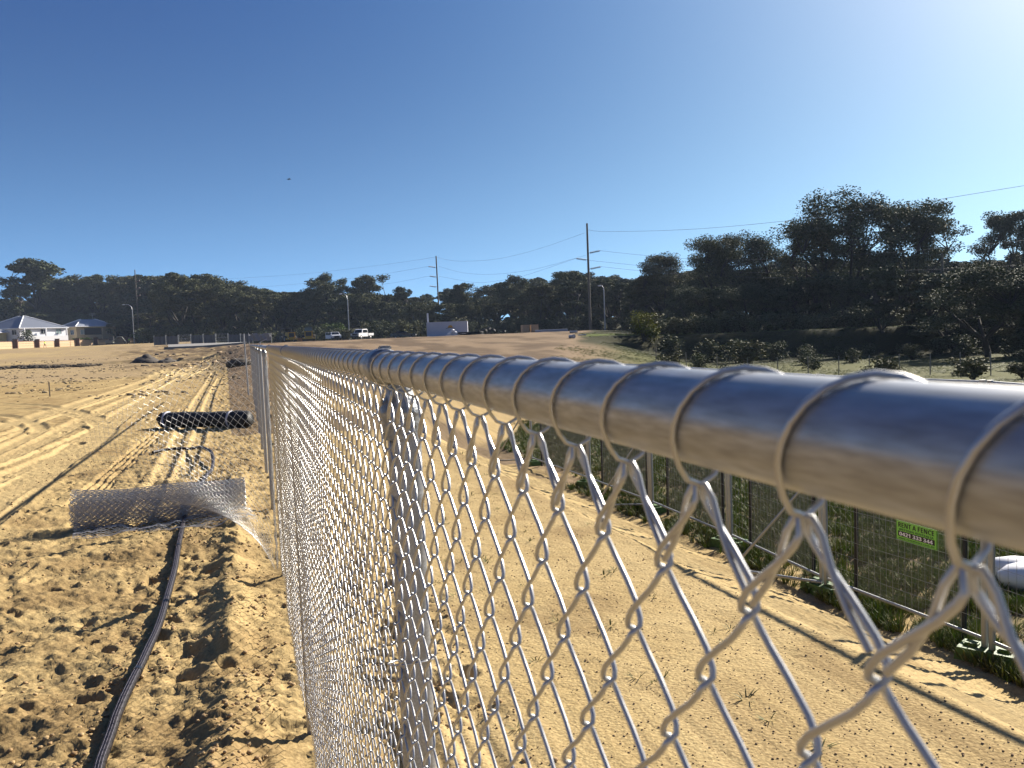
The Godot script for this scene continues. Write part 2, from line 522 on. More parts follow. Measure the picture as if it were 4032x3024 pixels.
func link_wire(even: bool, rows: int, pts: int, sides: int) -> MB:   # one zigzag wire, x out of the fence, y down from its top, z along
	var m := MB.new()
	var h := PITCH * 0.5
	var dy := 0.0415
	var over := 0.0017
	var a := 0.0050
	var p := PackedVector3Array()
	# folded end over the neighbour
	var s0 := 1.0 if even else -1.0       # side of the top apex
	var apex := (h + over) if even else -over
	p.append(Vector3(s0 * 0.0034, -0.0365, apex + s0 * 0.0270))
	p.append(Vector3(s0 * 0.0036, -0.026, apex + s0 * 0.0165))
	p.append(Vector3(s0 * 0.0034, -0.014, apex + s0 * 0.0082))
	p.append(Vector3(s0 * 0.0028, -0.003, apex + s0 * 0.0042))
	p.append(Vector3(s0 * 0.0012, 0.0030, apex + s0 * 0.0012))
	p.append(Vector3(-s0 * 0.0012, 0.0030, apex - s0 * 0.0024))
	for k in rows * 2:
		var up := (k % 2 == 0)            # going down from the apex side to the other side, then back
		var u0 := apex if up else (h - apex)
		var u1 := (h - apex) if up else apex
		# rising towards +z is the front side
		var rise := (u0 > u1)
		var w := -a if rise else a
		for q: float in ([0.04, 0.13, 0.28, 0.5, 0.72, 0.87, 0.96] if pts > 4 else [0.07, 0.3, 0.7, 0.93]):
			var e := q * q * (3.0 - 2.0 * q)
			var bend := lerpf(q, e, 0.9)
			p.append(Vector3(w * pow(sin(PI * q), 0.3), -(k + q) * dy - 0.0015, lerpf(u0, u1, bend)))
		p.append(Vector3(0, -(k + 1) * dy - 0.0015, u1))
	m.tube(p, 0.00155, sides, false)
	return m

func eye_top(mb: MB, x: float, z: float) -> void:     # cast fitting that carries the rail on a post
	var along := Transform3D(Basis(Vector3.RIGHT, PI / 2), Vector3(RAIL.x, RAIL.y, z))
	mb.lathe([Vector2(RAIL_R, -0.026), Vector2(RAIL_R + 0.004, -0.026), Vector2(RAIL_R + 0.0052, -0.020), Vector2(RAIL_R + 0.0052, 0.020), Vector2(RAIL_R + 0.004, 0.026), Vector2(RAIL_R, 0.026)], 24, along)
	mb.lathe([Vector2(0.016, 0.0), Vector2(0.0165, -0.018), Vector2(0.021, -0.034), Vector2(0.0265, -0.044), Vector2(0.0295, -0.052), Vector2(0.0300, -0.060), Vector2(0.0272, -0.064), Vector2(0.0266, -0.094), Vector2(0.0246, -0.095)], 24, Transform3D(Basis(), Vector3(x - 0.004, RAIL.y - 0.010, z)))
	mb.cbox(Vector3(RAIL.x - 0.004, RAIL.y + RAIL_R + 0.003, z - 0.012), Vector3(RAIL.x + 0.012, RAIL.y + RAIL_R + 0.0085, z + 0.012), 0.0015)

func build_fence() -> void:
	var zinc := mat("galvanised_tube", 0.47, 0.485, 0.51, 0.47, 0.5)
	zinc.roughness_texture = noise_tex(0.02, 4, Color(0.65, 0.65, 0.65), Color(1, 1, 1), 256, 21)
	grain(zinc, noise_tex(0.03, 4, Color(0.74, 0.73, 0.71), Color(1, 1, 1), 512, 22), 8.0)
	zinc.uv1_scale = Vector3(16, 16, 2.2)
	var wire_mat := mat("zinc_wire", 0.46, 0.46, 0.46, 0.36, 0.62)
	var cast := mat("zinc_casting", 0.46, 0.47, 0.48, 0.48, 0.75)
	grain(cast, noise_tex(0.04, 4, Color(0.6, 0.6, 0.6), Color(1, 1, 1), 256, 23), 9.0, noise_tex(0.06, 3, Color.BLACK, Color.WHITE, 256, 24), 0.12)
	var f := thing("chain_link_fence", "new galvanised chain-link fence with laced top rail running across the sand", "fence")
	var rail := MB.new()
	var pts := PackedVector3Array()
	for k in 60: pts.append(Vector3(RAIL.x, RAIL.y, 1.4 - k * 0.6))
	rail.tube(pts, RAIL_R, 28)
	part("top_rail", rail, zinc, f)
	# posts; the first four carry mesh, the rest still stand bare
	var pz := [-1.225, -4.25, -7.18, -10.2, -13.2, -16.2, -19.2, -22.2, -25.2, -28.2, -31.2]
	pz.append(1.35)
	for z in pz:
		var px := RAIL.x + 0.026
		var po := MB.new()
		po.tube(PackedVector3Array([Vector3(px, -0.3, z), Vector3(px, 0.6, z), Vector3(px, 1.2, z), Vector3(px, RAIL.y - 0.09, z)]), 0.0242, 24 if z > -5.0 else 12)
		var post := part("post", po, zinc, f)
		var fit := MB.new()
		eye_top(fit, px, z)
		part("rail_fitting", fit, cast, post)
		if z > MESH_END - 0.1:
			for y in [0.45, 0.93, 1.43]:
				var ring := MB.new()
				var rp := PackedVector3Array()
				for k in 25:
					var a := TAU * k / 24.0
					rp.append(Vector3(px - 0.006 + cos(a) * 0.0335, y + 0.006 * sin(a), z + sin(a) * 0.0268))
				ring.tube(rp, 0.0013, 5, false)
				part("tie_wire", ring, wire_mat, post)
	var tall := MB.new()
	tall.tube(PackedVector3Array([Vector3(0.05, 0, -33.9), Vector3(0.0, 2.3, -33.9)]), 0.03, 10)
	part("end_post", tall, zinc, f)
	# mesh wires, each one a piece of its own; two shapes, mirrored, shared by all
	var rows := 21
	var near := [link_wire(true, rows, 6, 8).mesh(), link_wire(false, rows, 6, 8).mesh()]
	var far := [link_wire(true, rows, 3, 5).mesh(), link_wire(false, rows, 3, 5).mesh()]
	var k := 0
	var z := 0.8005
	rng.seed = 5
	while z > MESH_END:
		var w := part("mesh_wire", (near if z > -2.6 else far)[k % 2], wire_mat, f)
		var sag := 0.010 * sin(z * 2.1) + 0.006 * sin(z * 5.3 + 1.0)
		w.position = Vector3(RAIL.x - 0.001, MESH_TOP - 0.0025, z)
		w.rotation.z = -sag * 0.5 + rng.randf_range(-0.0012, 0.0012)
		z += -PITCH * 0.5
		k += 1
	# wait for the pairs: an even wire reaches its apex at +half a pitch, the odd one before it at 0
	var lace := MB.new()
	var lp := PackedVector3Array()
	var apex_z := 0.8005 + PITCH * 0.5
	var turns := int((0.8005 - MESH_END) / PITCH)
	for i in turns * 20 + 1:
		var q := i / 20.0
		var ang := TAU * q                 # 0 at the bottom, up the front, over the top away from the eye
		var low := maxf(0.0, cos(ang))
		var rr := RAIL_R + 0.0016 + 0.0075 * pow(low, 6.0)
		lp.append(Vector3(RAIL.x - sin(ang) * rr, RAIL.y - cos(ang) * rr, apex_z - (turns - q) * PITCH))
	lace.tube(lp, 0.0013, 7, true)
	part("lacing_wire", lace, wire_mat, f)
	# the bundle of mesh ends at the last meshed post
	rng.seed = 9
	for i in 9:
		var b := MB.new()
		var bp := PackedVector3Array()
		var ox := rng.randf_range(0.0, 0.022)
		var oz := rng.randf_range(-0.02, 0.02)
		for j in 26: bp.append(Vector3(RAIL.x - 0.012 - ox + 0.006 * sin(j * 2.6 + i), 0.04 + j * 0.07, MESH_END - 0.03 + oz + 0.02 * (1.0 if j % 2 else -1.0)))
		b.tube(bp, 0.0016, 5)
		part("mesh_wire", b, wire_mat, f)

# ---------------------------------------------------------------- loose mesh roll still joined to the fence
func build_mesh_roll() -> void:
	var wire_mat: StandardMaterial3D = mats["zinc_wire"]
	var pos := Vector3(-1.83, 0.0, -10.15)
	var o := thing("wire_mesh_roll", "roll of shiny chain-link mesh on the sand, its loose end fanning up to the fence", "mesh roll", Vector3(-1.83, 0, -10.15))
	var h := PITCH * 0.5
	# rolled part: spiral about an axis along x
	var roll := MB.new()
	var length := 0.0
	var inner := 0.045
	var gap := 0.019
	var total := 8.0
	var turn_at := func(l: float) -> Vector2:          # length along the sheet to (angle, radius)
		var b := gap / TAU
		var r := sqrt(inner * inner + 2.0 * b * l)
		return Vector2((r - inner) / b, r)
	var nw := int(total / h)
	for i in nw:
		var p := PackedVector3Array()
		for j in 51:
			var l := i * h + (h if (j % 2) == (i % 2) else 0.0)
			var ar: Vector2 = turn_at.call(l)
			var wob := 1.0 + 0.05 * sin(j * 0.21 + ar.x) + 0.10 * pow(absf(j / 25.0 - 1.0), 4.0)
			p.append(Vector3(j * h * 0.97 - 0.02, 0.185 + sin(ar.x) * ar.y * wob * 0.92, cos(ar.x) * ar.y * wob))
		roll.tube(p, 0.0023, 4, false)
	part("rolled_mesh", roll, wire_mat, o).set_meta("kind", "stuff")
	# loose tail on the sand before the roll
	var tail := MB.new()
	for i in 22:
		var p := PackedVector3Array()
		for j in 51:
			var l := i * h + (h if (j % 2) == (i % 2) else 0.0)
			var x := j * h * 0.98 + 0.10 * l
			var zz := 0.1 + l * (0.75 + 0.2 * j / 50.0)
			var gyh := ground_y(pos.x + x, pos.z + zz)
			p.append(Vector3(x, gyh + 0.02 + 0.03 * absf(sin(x * 5.0 + zz * 7.0)), zz))
		tail.tube(p, 0.0023, 3, false)
	part("mesh_tail", tail, wire_mat, o).set_meta("kind", "stuff")
	# the fan that climbs from the roll to the top of the fence
	var fan := MB.new()
	var count := 62
	for i in count:
		var p := PackedVector3Array()
		for j in 51:
			var s := (i + (1.0 if (j % 2) == (i % 2) else 0.0)) / count
			s *= 0.88
			var phi := lerpf(0.03, 1.42, s)
			var lift := float(j) / 50.0 * 1.79
			var foot := Vector3(0.14, 0.03, -7.28).lerp(Vector3(-0.10, 0.10, -9.85), s)
			var bow := 0.10 * sin(PI * s) * sin(PI * j / 50.0)
			p.append(foot + Vector3(-sin(phi), cos(phi), -0.15 * sin(PI * s)) * lift + Vector3(-bow, -bow, 0) - pos)
		fan.tube(p, 0.0012, 3, false)
	part("mesh_sheet", fan, wire_mat, o).set_meta("kind", "stuff")

# ---------------------------------------------------------------- near things on the sand
func build_near() -> void:
	# black fabric roll with two bands
	var a := hit(640, 1684)
	var b := hit(985, 1684)
	a.y = ground_y(a.x, a.z); b.y = ground_y(b.x, b.z)
	var ax := (b - a)
	var len_x := ax.length()
	var roll := thing("fabric_roll", "thick black fabric roll with two pale bands lying on the sand beyond the wire mesh", "fabric roll", a + Vector3(0, 0.2, 0), atan2(-ax.z, ax.x))
	var cloth := mat("black_fabric", 0.012, 0.013, 0.014, 0.62)
	grain(cloth, noise_tex(0.06, 3, Color(0.6, 0.6, 0.6), Color(1, 1, 1), 256, 31), 6.0, noise_tex(0.08, 3, Color.BLACK, Color.WHITE, 256, 32), 0.6)
	var body := MB.new()
	var first := 0
	var segs := 60
	for i in segs + 1:
		var q := float(i) / segs
		var x := q * len_x
		var r := 0.195 + 0.02 * sin(q * 9.0) * q + 0.006 * sin(q * 31.0)
		if absf(q - 0.07) < 0.03 or absf(q - 0.80) < 0.03: r -= 0.015
		if i == 0 or i == segs: r *= 0.82
		for s in 28:
			var th := TAU * s / 28.0
			var rr := r * (1.0 + 0.03 * sin(th * 3.0 + q * 4.0) + 0.012 * sin(th * 11.0 + q * 23.0))
			body.vert(Vector3(x, sin(th) * rr * 0.95, cos(th) * rr), Vector3(0, sin(th), cos(th)))
	for i in segs:
		for s in 28:
			var k := i * 28 + s
			var k2 := i * 28 + (s + 1) % 28
			for q in [k, k2, k + 28, k2, k2 + 28, k + 28]: body.ix.append(q)
	for e in [0, segs]:
		var k := body.vert(Vector3(0.02 if e == 0 else len_x - 0.03, 0, 0), Vector3(-1 if e == 0 else 1, 0, 0))
		for s in 28:
			for q in [k, e * 28 + s, e * 28 + (s + 1) % 28]: body.ix.append(q)
	part("body", body, cloth, roll)
	for q in [0.07, 0.80]:
		var band := MB.new()
		band.lathe([Vector2(0.150, -0.022), Vector2(0.200, -0.022), Vector2(0.203, 0.0), Vector2(0.200, 0.022), Vector2(0.150, 0.022)], 28, Transform3D(Basis(Vector3.BACK, PI / 2), Vector3(q * len_x, 0, 0)))
		part("band", band, mat("pale_strap", 0.42, 0.43, 0.5, 0.5), roll)
	var core := MB.new()
	core.bar(Vector3(-0.13, 0.02, 0), Vector3(0.1, 0.02, 0), 0.045, 12)
	part("core", core, cloth, roll)

	# striped black water pipe
	var hp := [370, 3190, 390, 3060, 425, 2950, 470, 2830, 560, 2640, 640, 2440, 690, 2250, 712, 2120, 745, 2000, 805, 1900, 838, 1850, 834, 1815, 795, 1788, 730, 1773, 660, 1776, 598, 1788]
	var w := PackedVector3Array()
	for i in range(0, hp.size(), 2): w.append(hit(hp[i], hp[i + 1]))
	var pts := PackedVector3Array()
	for i in w.size() - 1:
		for j in 10:
			var p := w[i].cubic_interpolate(w[i + 1], w[maxi(i - 1, 0)], w[mini(i + 2, w.size() - 1)], j / 10.0)
			pts.append(p)
	for i in pts.size():
		var s := 0.0
		for j in range(maxi(i - 3, 0), mini(i + 4, pts.size())): s = maxf(s, ground_y(pts[j].x, pts[j].z) - 0.012)
		pts[i].y = s + 0.025 + (0.10 * sin(clampf((i - 98.0) / 30.0, 0.0, 1.0) * PI))
	for k in 3:
		for i in range(1, pts.size() - 1): pts[i].y = (pts[i - 1].y + pts[i].y * 2.0 + pts[i + 1].y) * 0.25
	var hose := thing("water_pipe", "black poly water pipe with pale stripes curving along the sand under the mesh roll", "pipe", Vector3.ZERO)
	var pipe := MB.new()
	pipe.tube(pts, 0.026, 18)
	var black := mat("black_poly", 0.018, 0.016, 0.020, 0.5)
	black.metallic_specular = 0.3
	grain(black, noise_tex(0.03, 4, Color(0.55, 0.5, 0.48), Color(1, 1, 1), 256, 35), 4.0)
	part("pipe", pipe, black, hose)
	for off in [-0.4, 0.15, 0.65]:
		var st := MB.new()
		var sp := PackedVector3Array()
		for i in pts.size():
			var tn := (pts[mini(i + 1, pts.size() - 1)] - pts[maxi(i - 1, 0)]).normalized()
			var sd := tn.cross(Vector3.UP).normalized()
			var up := sd.cross(tn)
			sp.append(pts[i] + (sd * sin(off) + up * cos(off)) * 0.0257)
		st.tube(sp, 0.0008, 4, false)
		part("stripe", st, mat("stripe_print", 0.22, 0.2, 0.25, 0.6), hose)
	for at in [38, 66]:
		var cl := MB.new()
		cl.tube(PackedVector3Array([pts[at], (pts[at] + pts[at + 1]) * 0.5]), 0.0285, 18)
		part("tape_band", cl, mat("black_tape", 0.01, 0.01, 0.012, 0.3), hose)

	# thin survey stake far out on the sand
	var st := hit(197, 1562)
	var stake := MB.new()
	stake.box(Vector3(-0.022, -0.1, -0.012), Vector3(0.022, 0.62, 0.012))
	stake.prism(PackedVector2Array([Vector2(-0.022, 0.62), Vector2(0.022, 0.62), Vector2(0.0, 0.65)]), -0.012, 0.012)
	solo("survey_stake", stake, mat("grey_wood", 0.22, 0.2, 0.17), "thin grey wooden survey stake standing alone in the sand", "stake", st, 0.4)

	# loose clods, too many to count
	rng.seed = 21
	var lump := MB.new()
	lump.ball(Vector3.ZERO, Vector3(1, 0.7, 1), 7, 0.22, rng)
	scatter("sand_clods", lump.mesh(), vmat("clod", 0.95), 15000, "crumbs of damp sand strewn along both sides of the fence", "clods", func() -> Variant:
		var zz := 3.0 + 15.0 * pow(rng.randf(), 1.6)
		var x := rng.randf_range(-3.4, 0.2) if rng.randf() < 0.72 else rng.randf_range(0.28, 1.25)
		if x < 0.2 and rng.randf() < 0.45: x = rng.randf_range(-0.9, 0.05)
		if n_mid.get_noise_2d(x * 0.9, zz * 0.9) < rng.randf_range(-0.25, 0.25): return null
		var s := 0.0035 + 0.013 * pow(rng.randf(), 3.0)
		return [Vector3(x, ground_y(x, -zz) + s * 0.3, -zz), s, Color(0.27, 0.17, 0.078).lerp(Color(0.36, 0.25, 0.12), rng.randf())])
	scatter("sand_grit", lump.mesh(), mats["clod"], 12000, "fine brown grit sprinkled over the smooth sand strip", "grit", func() -> Variant:
		var zz := 2.0 + 16.0 * pow(rng.randf(), 1.7)
		var x := rng.randf_range(0.5, 3.3)
		var s := 0.0022 + 0.005 * pow(rng.randf(), 3.0)
		return [Vector3(x, ground_y(x, -zz) + s * 0.2, -zz), s, Color(0.17, 0.105, 0.055).lerp(Color(0.30, 0.2, 0.09), rng.randf())])

	scatter("earth_crumbs", lump.mesh(), mats["clod"], 5200, "brown crumbs of churned earth on the far sand before the bank", "crumbs", func() -> Variant:
		var dd := rng.randf_range(34.0, 128.0)
		var r := ray(rng.randf_range(-100.0, 960.0), 1400.0)
		var x := r.x * dd
		var z := r.z * dd
		if n_big.get_noise_2d(x * 2.5, z * 2.5) < rng.randf_range(-0.2, 0.4): return null
		var s := 0.02 + 0.09 * pow(rng.randf(), 3.0)
		return [Vector3(x, ground_y(x, z) + s * 0.2, z), Vector3(s * 1.5, s * 0.8, s), Color(0.13, 0.095, 0.055).lerp(Color(0.36, 0.27, 0.14), rng.randf())])

func scatter(called: String, mesh: Mesh, m: Material, count: int, label: String, category: String, place: Callable) -> void:
	var got := []
	for i in count:
		var r: Variant = place.call()
		if r != null: got.append(r)
	var mm := MultiMesh.new()
	mm.transform_format = MultiMesh.TRANSFORM_3D
	mm.use_colors = true
	mm.mesh = mesh
	mm.instance_count = got.size()
	for i in got.size():
		var bs := Basis(Vector3.UP, rng.randf() * TAU) * Basis(Vector3.RIGHT, rng.randf_range(-0.25, 0.25))
		var s: Variant = got[i][1]
		mm.set_instance_transform(i, Transform3D(bs.scaled(s if s is Vector3 else Vector3.ONE * float(s)), got[i][0]))
		mm.set_instance_color(i, got[i][2])
	var o := MultiMeshInstance3D.new()
	o.name = numbered(called)
	o.multimesh = mm
	o.material_override = m
	o.set_meta("kind", "stuff")
	tag(o, label, category)
	add_child(o)

# ---------------------------------------------------------------- hired fence on green feet
func lettering(words: String, height: float, width: float, m: Material, parent: Node, at: Vector3, bold := true) -> void:
	var font := SystemFont.new()
	font.font_names = PackedStringArray(["Droid Sans"])
	font.font_weight = 700 if bold else 400
	var t := TextMesh.new()
	t.text = words
	var heavy := FontVariation.new()
	heavy.base_font = font
	t.font = heavy
	t.font_size = 48
	t.pixel_size = 0.01
	t.depth = 0.02
	t.curve_step = 2.0
	var box := t.get_aabb()
	var o := MeshInstance3D.new()
	o.name = "lettering"
	o.mesh = t
	o.material_override = m
	o.scale = Vector3(width / maxf(box.size.x, 0.01), height / maxf(box.size.y, 0.01), 0.05)
	o.position = at - Vector3(box.get_center().x * o.scale.x, box.get_center().y * o.scale.y, 0)
	parent.add_child(o, true)

func build_hired_fence() -> void:
	var grey := mat("grey_tube", 0.30, 0.31, 0.31, 0.5, 0.6)
	var green := mat("green_plastic", 0.075, 0.185, 0.03, 0.6)
	grain(green, noise_tex(0.03, 4, Color(0.62, 0.58, 0.5), Color(1, 1, 1), 256, 41), 3.0)
	var black := mat("black_picket", 0.012, 0.012, 0.012, 0.7)
	var net := mat("grey_net", 0.15, 0.15, 0.125, 0.8)
	var q := [[3892, 2618], [3245, 2340], [2874, 2152], [2565, 2016], [2321, 1918], [2093, 1834]]
	var at := []
	for p in q: at.append(hit(p[0], p[1]))
	var d0: Vector3 = at[0] - at[1]
	at.push_front(at[0] + Vector3(d0.x * 0.3, 0, 2.1))
	for k in 0:
		var l: Vector3 = at[at.size() - 1]
		var x: float = l.x + 0.12 * k
		at.append(Vector3(x, 0, l.z - 2.2))
	for i in at.size(): at[i].y = ground_y(at[i].x, at[i].z)
	var tall := 2.18
	for i in at.size():
		var p: Vector3 = at[i]
		var foot := MB.new()
		var nx: Vector3 = at[mini(i + 1, at.size() - 1)] - at[maxi(i - 1, 0)]
		var turn := atan2(-nx.z, nx.x)
		foot.hexa([Vector3(-0.14, -0.1, -0.23), Vector3(0.14, -0.1, -0.23), Vector3(0.14, -0.1, 0.23), Vector3(-0.14, -0.1, 0.23), Vector3(-0.11, 0.10, -0.20), Vector3(0.11, 0.10, -0.20), Vector3(0.11, 0.10, 0.20), Vector3(-0.11, 0.10, 0.20)])
		for s in [-1.0, 1.0]: foot.cbox(Vector3(-0.05, 0.09, s * 0.12 - 0.05), Vector3(0.05, 0.125, s * 0.12 + 0.05), 0.01)
		solo("ballast_block", foot, green, "green plastic ballast block under the hired wire fence", "ballast block", p, turn + PI / 2 + (0.5 if i % 2 else 0.15), "green feet of the hired fence")
	for i in at.size() - 1:
		var a: Vector3 = at[i]
		var b: Vector3 = at[i + 1]
		var dir := (b - a).normalized()
		var s := a + dir * 0.035
		var e := b - dir * 0.035
		var panel := thing("hired_barrier", "grey tube-framed wire panel of the hired fence standing on green feet", "fence panel", s, 0.0, "panels of the hired fence")
		var l := e - s
		for t in [Vector3.ZERO, l]:
			var po := MB.new()
			po.bar(t + Vector3(0, 0.02, 0), t + Vector3(0, tall, 0), 0.025, 10)
			part("post", po, grey, panel)
		for y in [0.16, tall - 0.02]:
			var ra := MB.new()
			ra.bar(Vector3(0, y, 0), l + Vector3(0, y, 0), 0.015, 8)
			part("rail", ra, grey, panel)
		var wires := MB.new()
		var n := int(l.length() / 0.075)
		for k in range(1, n):
			var t := l * (float(k) / n)
			wires.bar(t + Vector3(0, 0.16, 0), t + Vector3(0, tall - 0.02, 0), 0.0016, 3)
		for k in range(1, 13):
			wires.bar(Vector3(0, 0.16 + k * 0.148, 0), l + Vector3(0, 0.16 + k * 0.148, 0), 0.0016, 3)
		part("wire_infill", wires, grey, panel).set_meta("kind", "stuff")
		# black netting on pickets just behind
		var off := Vector3(0.10, 0, 0)
		var g0 := a + dir * 0.34 + off
		var g1 := b - dir * 0.34 + off
		g0.y = ground_y(g0.x, g0.z); g1.y = ground_y(g1.x, g1.z)
		var net_t := thing("net_screen", "fine grey netting stretched between two thin black pickets along the hired fence", "netting", g0, 0.0, "net screens behind the hired fence")
		var gl := g1 - g0
		for t in [Vector3.ZERO, gl]:
			var pk := MB.new()
			pk.tube(PackedVector3Array([t + Vector3(0, -0.1, 0), t + Vector3(0.01, 0.8, 0.01), t + Vector3(-0.005, tall * 0.99, 0)]), 0.021, 6)
			part("picket", pk, black, net_t)
		var sh := MB.new()
		var nv := int(gl.length() / 0.0165)
		for k in nv + 1:
			var u := float(k) / nv
			var belly := 0.05 * sin(PI * u)
			sh.bar(gl * u + Vector3(belly * 0.4, 0.10 + 0.4 * belly, 0), gl * u + Vector3(belly, tall * 0.985 - belly * 0.6, 0), 0.0021, 3)
		for k in 40:
			var y := 0.10 + k * 0.0505
			var pp := PackedVector3Array()
			for j in 9:
				var u := j / 8.0
				var belly := 0.05 * sin(PI * u)
				pp.append(gl * u + Vector3(belly * 0.6, y + 0.3 * belly, 0))
			sh.tube(pp, 0.0015, 3, false)
		part("net", sh, net, net_t).set_meta("kind", "stuff")
	# stays that hold the posts up
	for i in [2, 4, 6]:
		var p: Vector3 = at[i]
		var st := MB.new()
		var end := p + Vector3(-0.55, 0, -0.75)
		end.y = ground_y(end.x, end.z) + 0.03
		st.tube(PackedVector3Array([Vector3(-0.03, 1.25, 0), (end - p) * 0.93 + Vector3(0, 0.12, 0), end - p, Vector3(-0.04, 0.12, 0.02)]), 0.016, 8)
		solo("diagonal_brace", st, grey, "bent grey tube stay bracing the hired fence", "brace", p, 0.0, "stays of the hired fence")
	# the board
	var c0: Vector3 = at[1]
	var c1: Vector3 = at[2]
	var fx := (c0.x + c1.x) * 0.5 - 0.028
	var l0 := EYE + ray(3529, 2120) * (fx / ray(3529, 2120).x)
	var l1 := EYE + ray(3689, 2168) * (fx / ray(3689, 2168).x)
	var wide := l1.z - l0.z
	var high := 0.168
	var sign := thing("fence_sign", "bright green hire sign with black lettering wired to the fence panel", "sign", Vector3(fx, minf(l0.y, l1.y), (l0.z + l1.z) * 0.5), -PI / 2)
	var bd := MB.new()
	bd.box(Vector3(-wide / 2, 0, -0.003), Vector3(wide / 2, high, 0))
	part("board", bd, mat("sign_green", 0.2, 0.54, 0.06, 0.45), sign)
	var ink := mat("sign_black", 0.006, 0.007, 0.006, 0.5)
	var rim := MB.new()
	for r in [[-0.494, 0.015, 0.494, 0.03], [-0.494, 0.97, 0.494, 0.985], [-0.494, 0.015, -0.486, 0.985], [0.486, 0.015, 0.494, 0.985]]:
		rim.box(Vector3(r[0] * wide, r[1] * high, 0.0006), Vector3(r[2] * wide, r[3] * high, 0.0014))
	part("border", rim, mat("sign_dark_green", 0.02, 0.10, 0.015, 0.5), sign)
	var bandm := MB.new()
	bandm.box(Vector3(-wide * 0.45, high * 0.20, 0.0006), Vector3(wide * 0.45, high * 0.47, 0.0016))
	part("band", bandm, ink, sign)
	lettering("RENT A FENCE", high * 0.24, wide * 0.88, ink, sign, Vector3(0, high * 0.79, 0.0018))
	lettering("WESTERN AUSTRALIA", high * 0.105, wide * 0.86, mats["sign_dark_green"], sign, Vector3(0, high * 0.56, 0.0018))
	lettering("0421 333 344", high * 0.19, wide * 0.82, mat("sign_white", 0.75, 0.75, 0.75, 0.5), sign, Vector3(0, high * 0.335, 0.0030))
	lettering("www.rentafence.com.au", high * 0.10, wide * 0.88, mats["sign_dark_green"], sign, Vector3(0, high * 0.115, 0.0018))
	# pale sacks behind the hired fence
	rng.seed = 4
	for k in 2:
		var sp := hit(4010 + k * 55, 2300 + k * 26)
		sp.y = ground_y(sp.x, sp.z)
		var sack := MB.new()
		sack.ball(Vector3(0, 0.13, 0), Vector3(0.2, 0.15, 0.34), 14, 0.06, rng)
		sack.ball(Vector3(0, 0.17, 0.35), Vector3(0.06, 0.05, 0.07), 8, 0.1, rng)
		solo("white_sack", sack, mat("woven_plastic", 0.62, 0.62, 0.64, 0.5), "crumpled white sack lying in the grass behind the hired fence", "sack", sp, 0.3 + k, "white sacks in the grass")

# ---------------------------------------------------------------- grass and weeds
func tuft(blades: int, tall: float, spread: float, wide: float) -> ArrayMesh:
	var m := MB.new()
	for i in blades:
		var a := rng.randf() * TAU
		var d := Vector3(cos(a), 0, sin(a))
		var base := d * rng.randf() * spread * 0.4
		var h := tall * rng.randf_range(0.5, 1.0)
		var tip := base + d * spread * rng.randf_range(0.4, 1.1) + Vector3(0, h, 0)
		var mid := base.lerp(tip, 0.55) + Vector3(0, h * 0.14, 0)
		var sd := Vector3(-d.z, 0, d.x) * wide
		m.col = Color(1, 1, 1) * rng.randf_range(0.7, 1.25)
		m.quad(base - sd, base + sd, mid + sd * 0.8, mid - sd * 0.8)
		m.tri(mid - sd * 0.8, mid + sd * 0.8, tip)
	return m.mesh()

func build_grass() -> void:
	rng.seed = 77
	var gm := vmat("grass_blade", 0.62)
	gm.metallic_specular = 0.2
	gm.backlight_enabled = true
	gm.backlight = lin(0.10, 0.15, 0.02)
	var blade := tuft(14, 0.13, 0.09, 0.005)
	var coarse := tuft(20, 0.10, 0.2, 0.005)
	var hue := func() -> Color:
		return Color(0.075, 0.115, 0.025).lerp(Color(0.16, 0.145, 0.06), rng.randf())
	scatter("grass", blade, gm, 95000, "rough green grass on the low ground beyond the hired fence", "grass", func() -> Variant:
		var zz := 2.6 + 34.0 * pow(rng.randf(), 1.5)
		var e := 1.95 + 12.0 * pow(rng.randf(), 1.15)
		var x := edge_x(zz) + e
		if zz > 14.0: x = edge_x(zz) + e * 1.3
		var nn := n_mid.get_noise_2d(x * 0.8, zz * 0.8) + 0.5 * n_lump.get_noise_2d(x, zz)
		if nn < rng.randf_range(-0.45, 0.2) - 0.2 * sstep(5.0, 9.0, x) + (0.1 if e < 2.6 else 0.0): return null
		var s := rng.randf_range(0.5, 1.2)
		return [Vector3(x, ground_y(x, -zz) - 0.01, -zz), Vector3(s, s, s), hue.call()])
	scatter("far_grass", coarse, gm, 60000, "tussocky grass over the flank of the sand mound and the hollow", "grass", func() -> Variant:
		var zz := 24.0 + 80.0 * rng.randf()
		var x := edge_x(zz) + rng.randf_range(0.5, 46.0)
		var b := n_big.get_noise_2d(x * 2.0, zz * 2.0)
		if b < rng.randf_range(-0.35, 0.3) + 0.3 * (1.0 - sstep(1.0, 10.0, x - edge_x(zz))): return null
		var s := rng.randf_range(0.45, 1.25)
		return [Vector3(x, ground_y(x, -zz) - 0.03, -zz), Vector3(s, s, s), hue.call()])
	scatter("sand_weeds", tuft(9, 0.035, 0.06, 0.003), gm, 260, "tiny green weeds sprouting on the smooth sand strip", "weeds", func() -> Variant:
		var zz := 2.2 + 12.0 * rng.randf()
		var x := rng.randf_range(1.1, 3.6)
		x = 1.1 + (x - 1.1) * (0.6 + 0.4 * rng.randf())
		if n_mid.get_noise_2d(x + 31.0, zz) < 0.08: return null
		var s := rng.randf_range(0.5, 1.3)
		return [Vector3(x, ground_y(x, -zz), -zz), Vector3(s, s, s), hue.call()])

# ---------------------------------------------------------------- site things farther off
func facing_eye(p: Vector3) -> float:       # turn that points local +x at the camera's side of the site
	return atan2(p.z, -p.x)

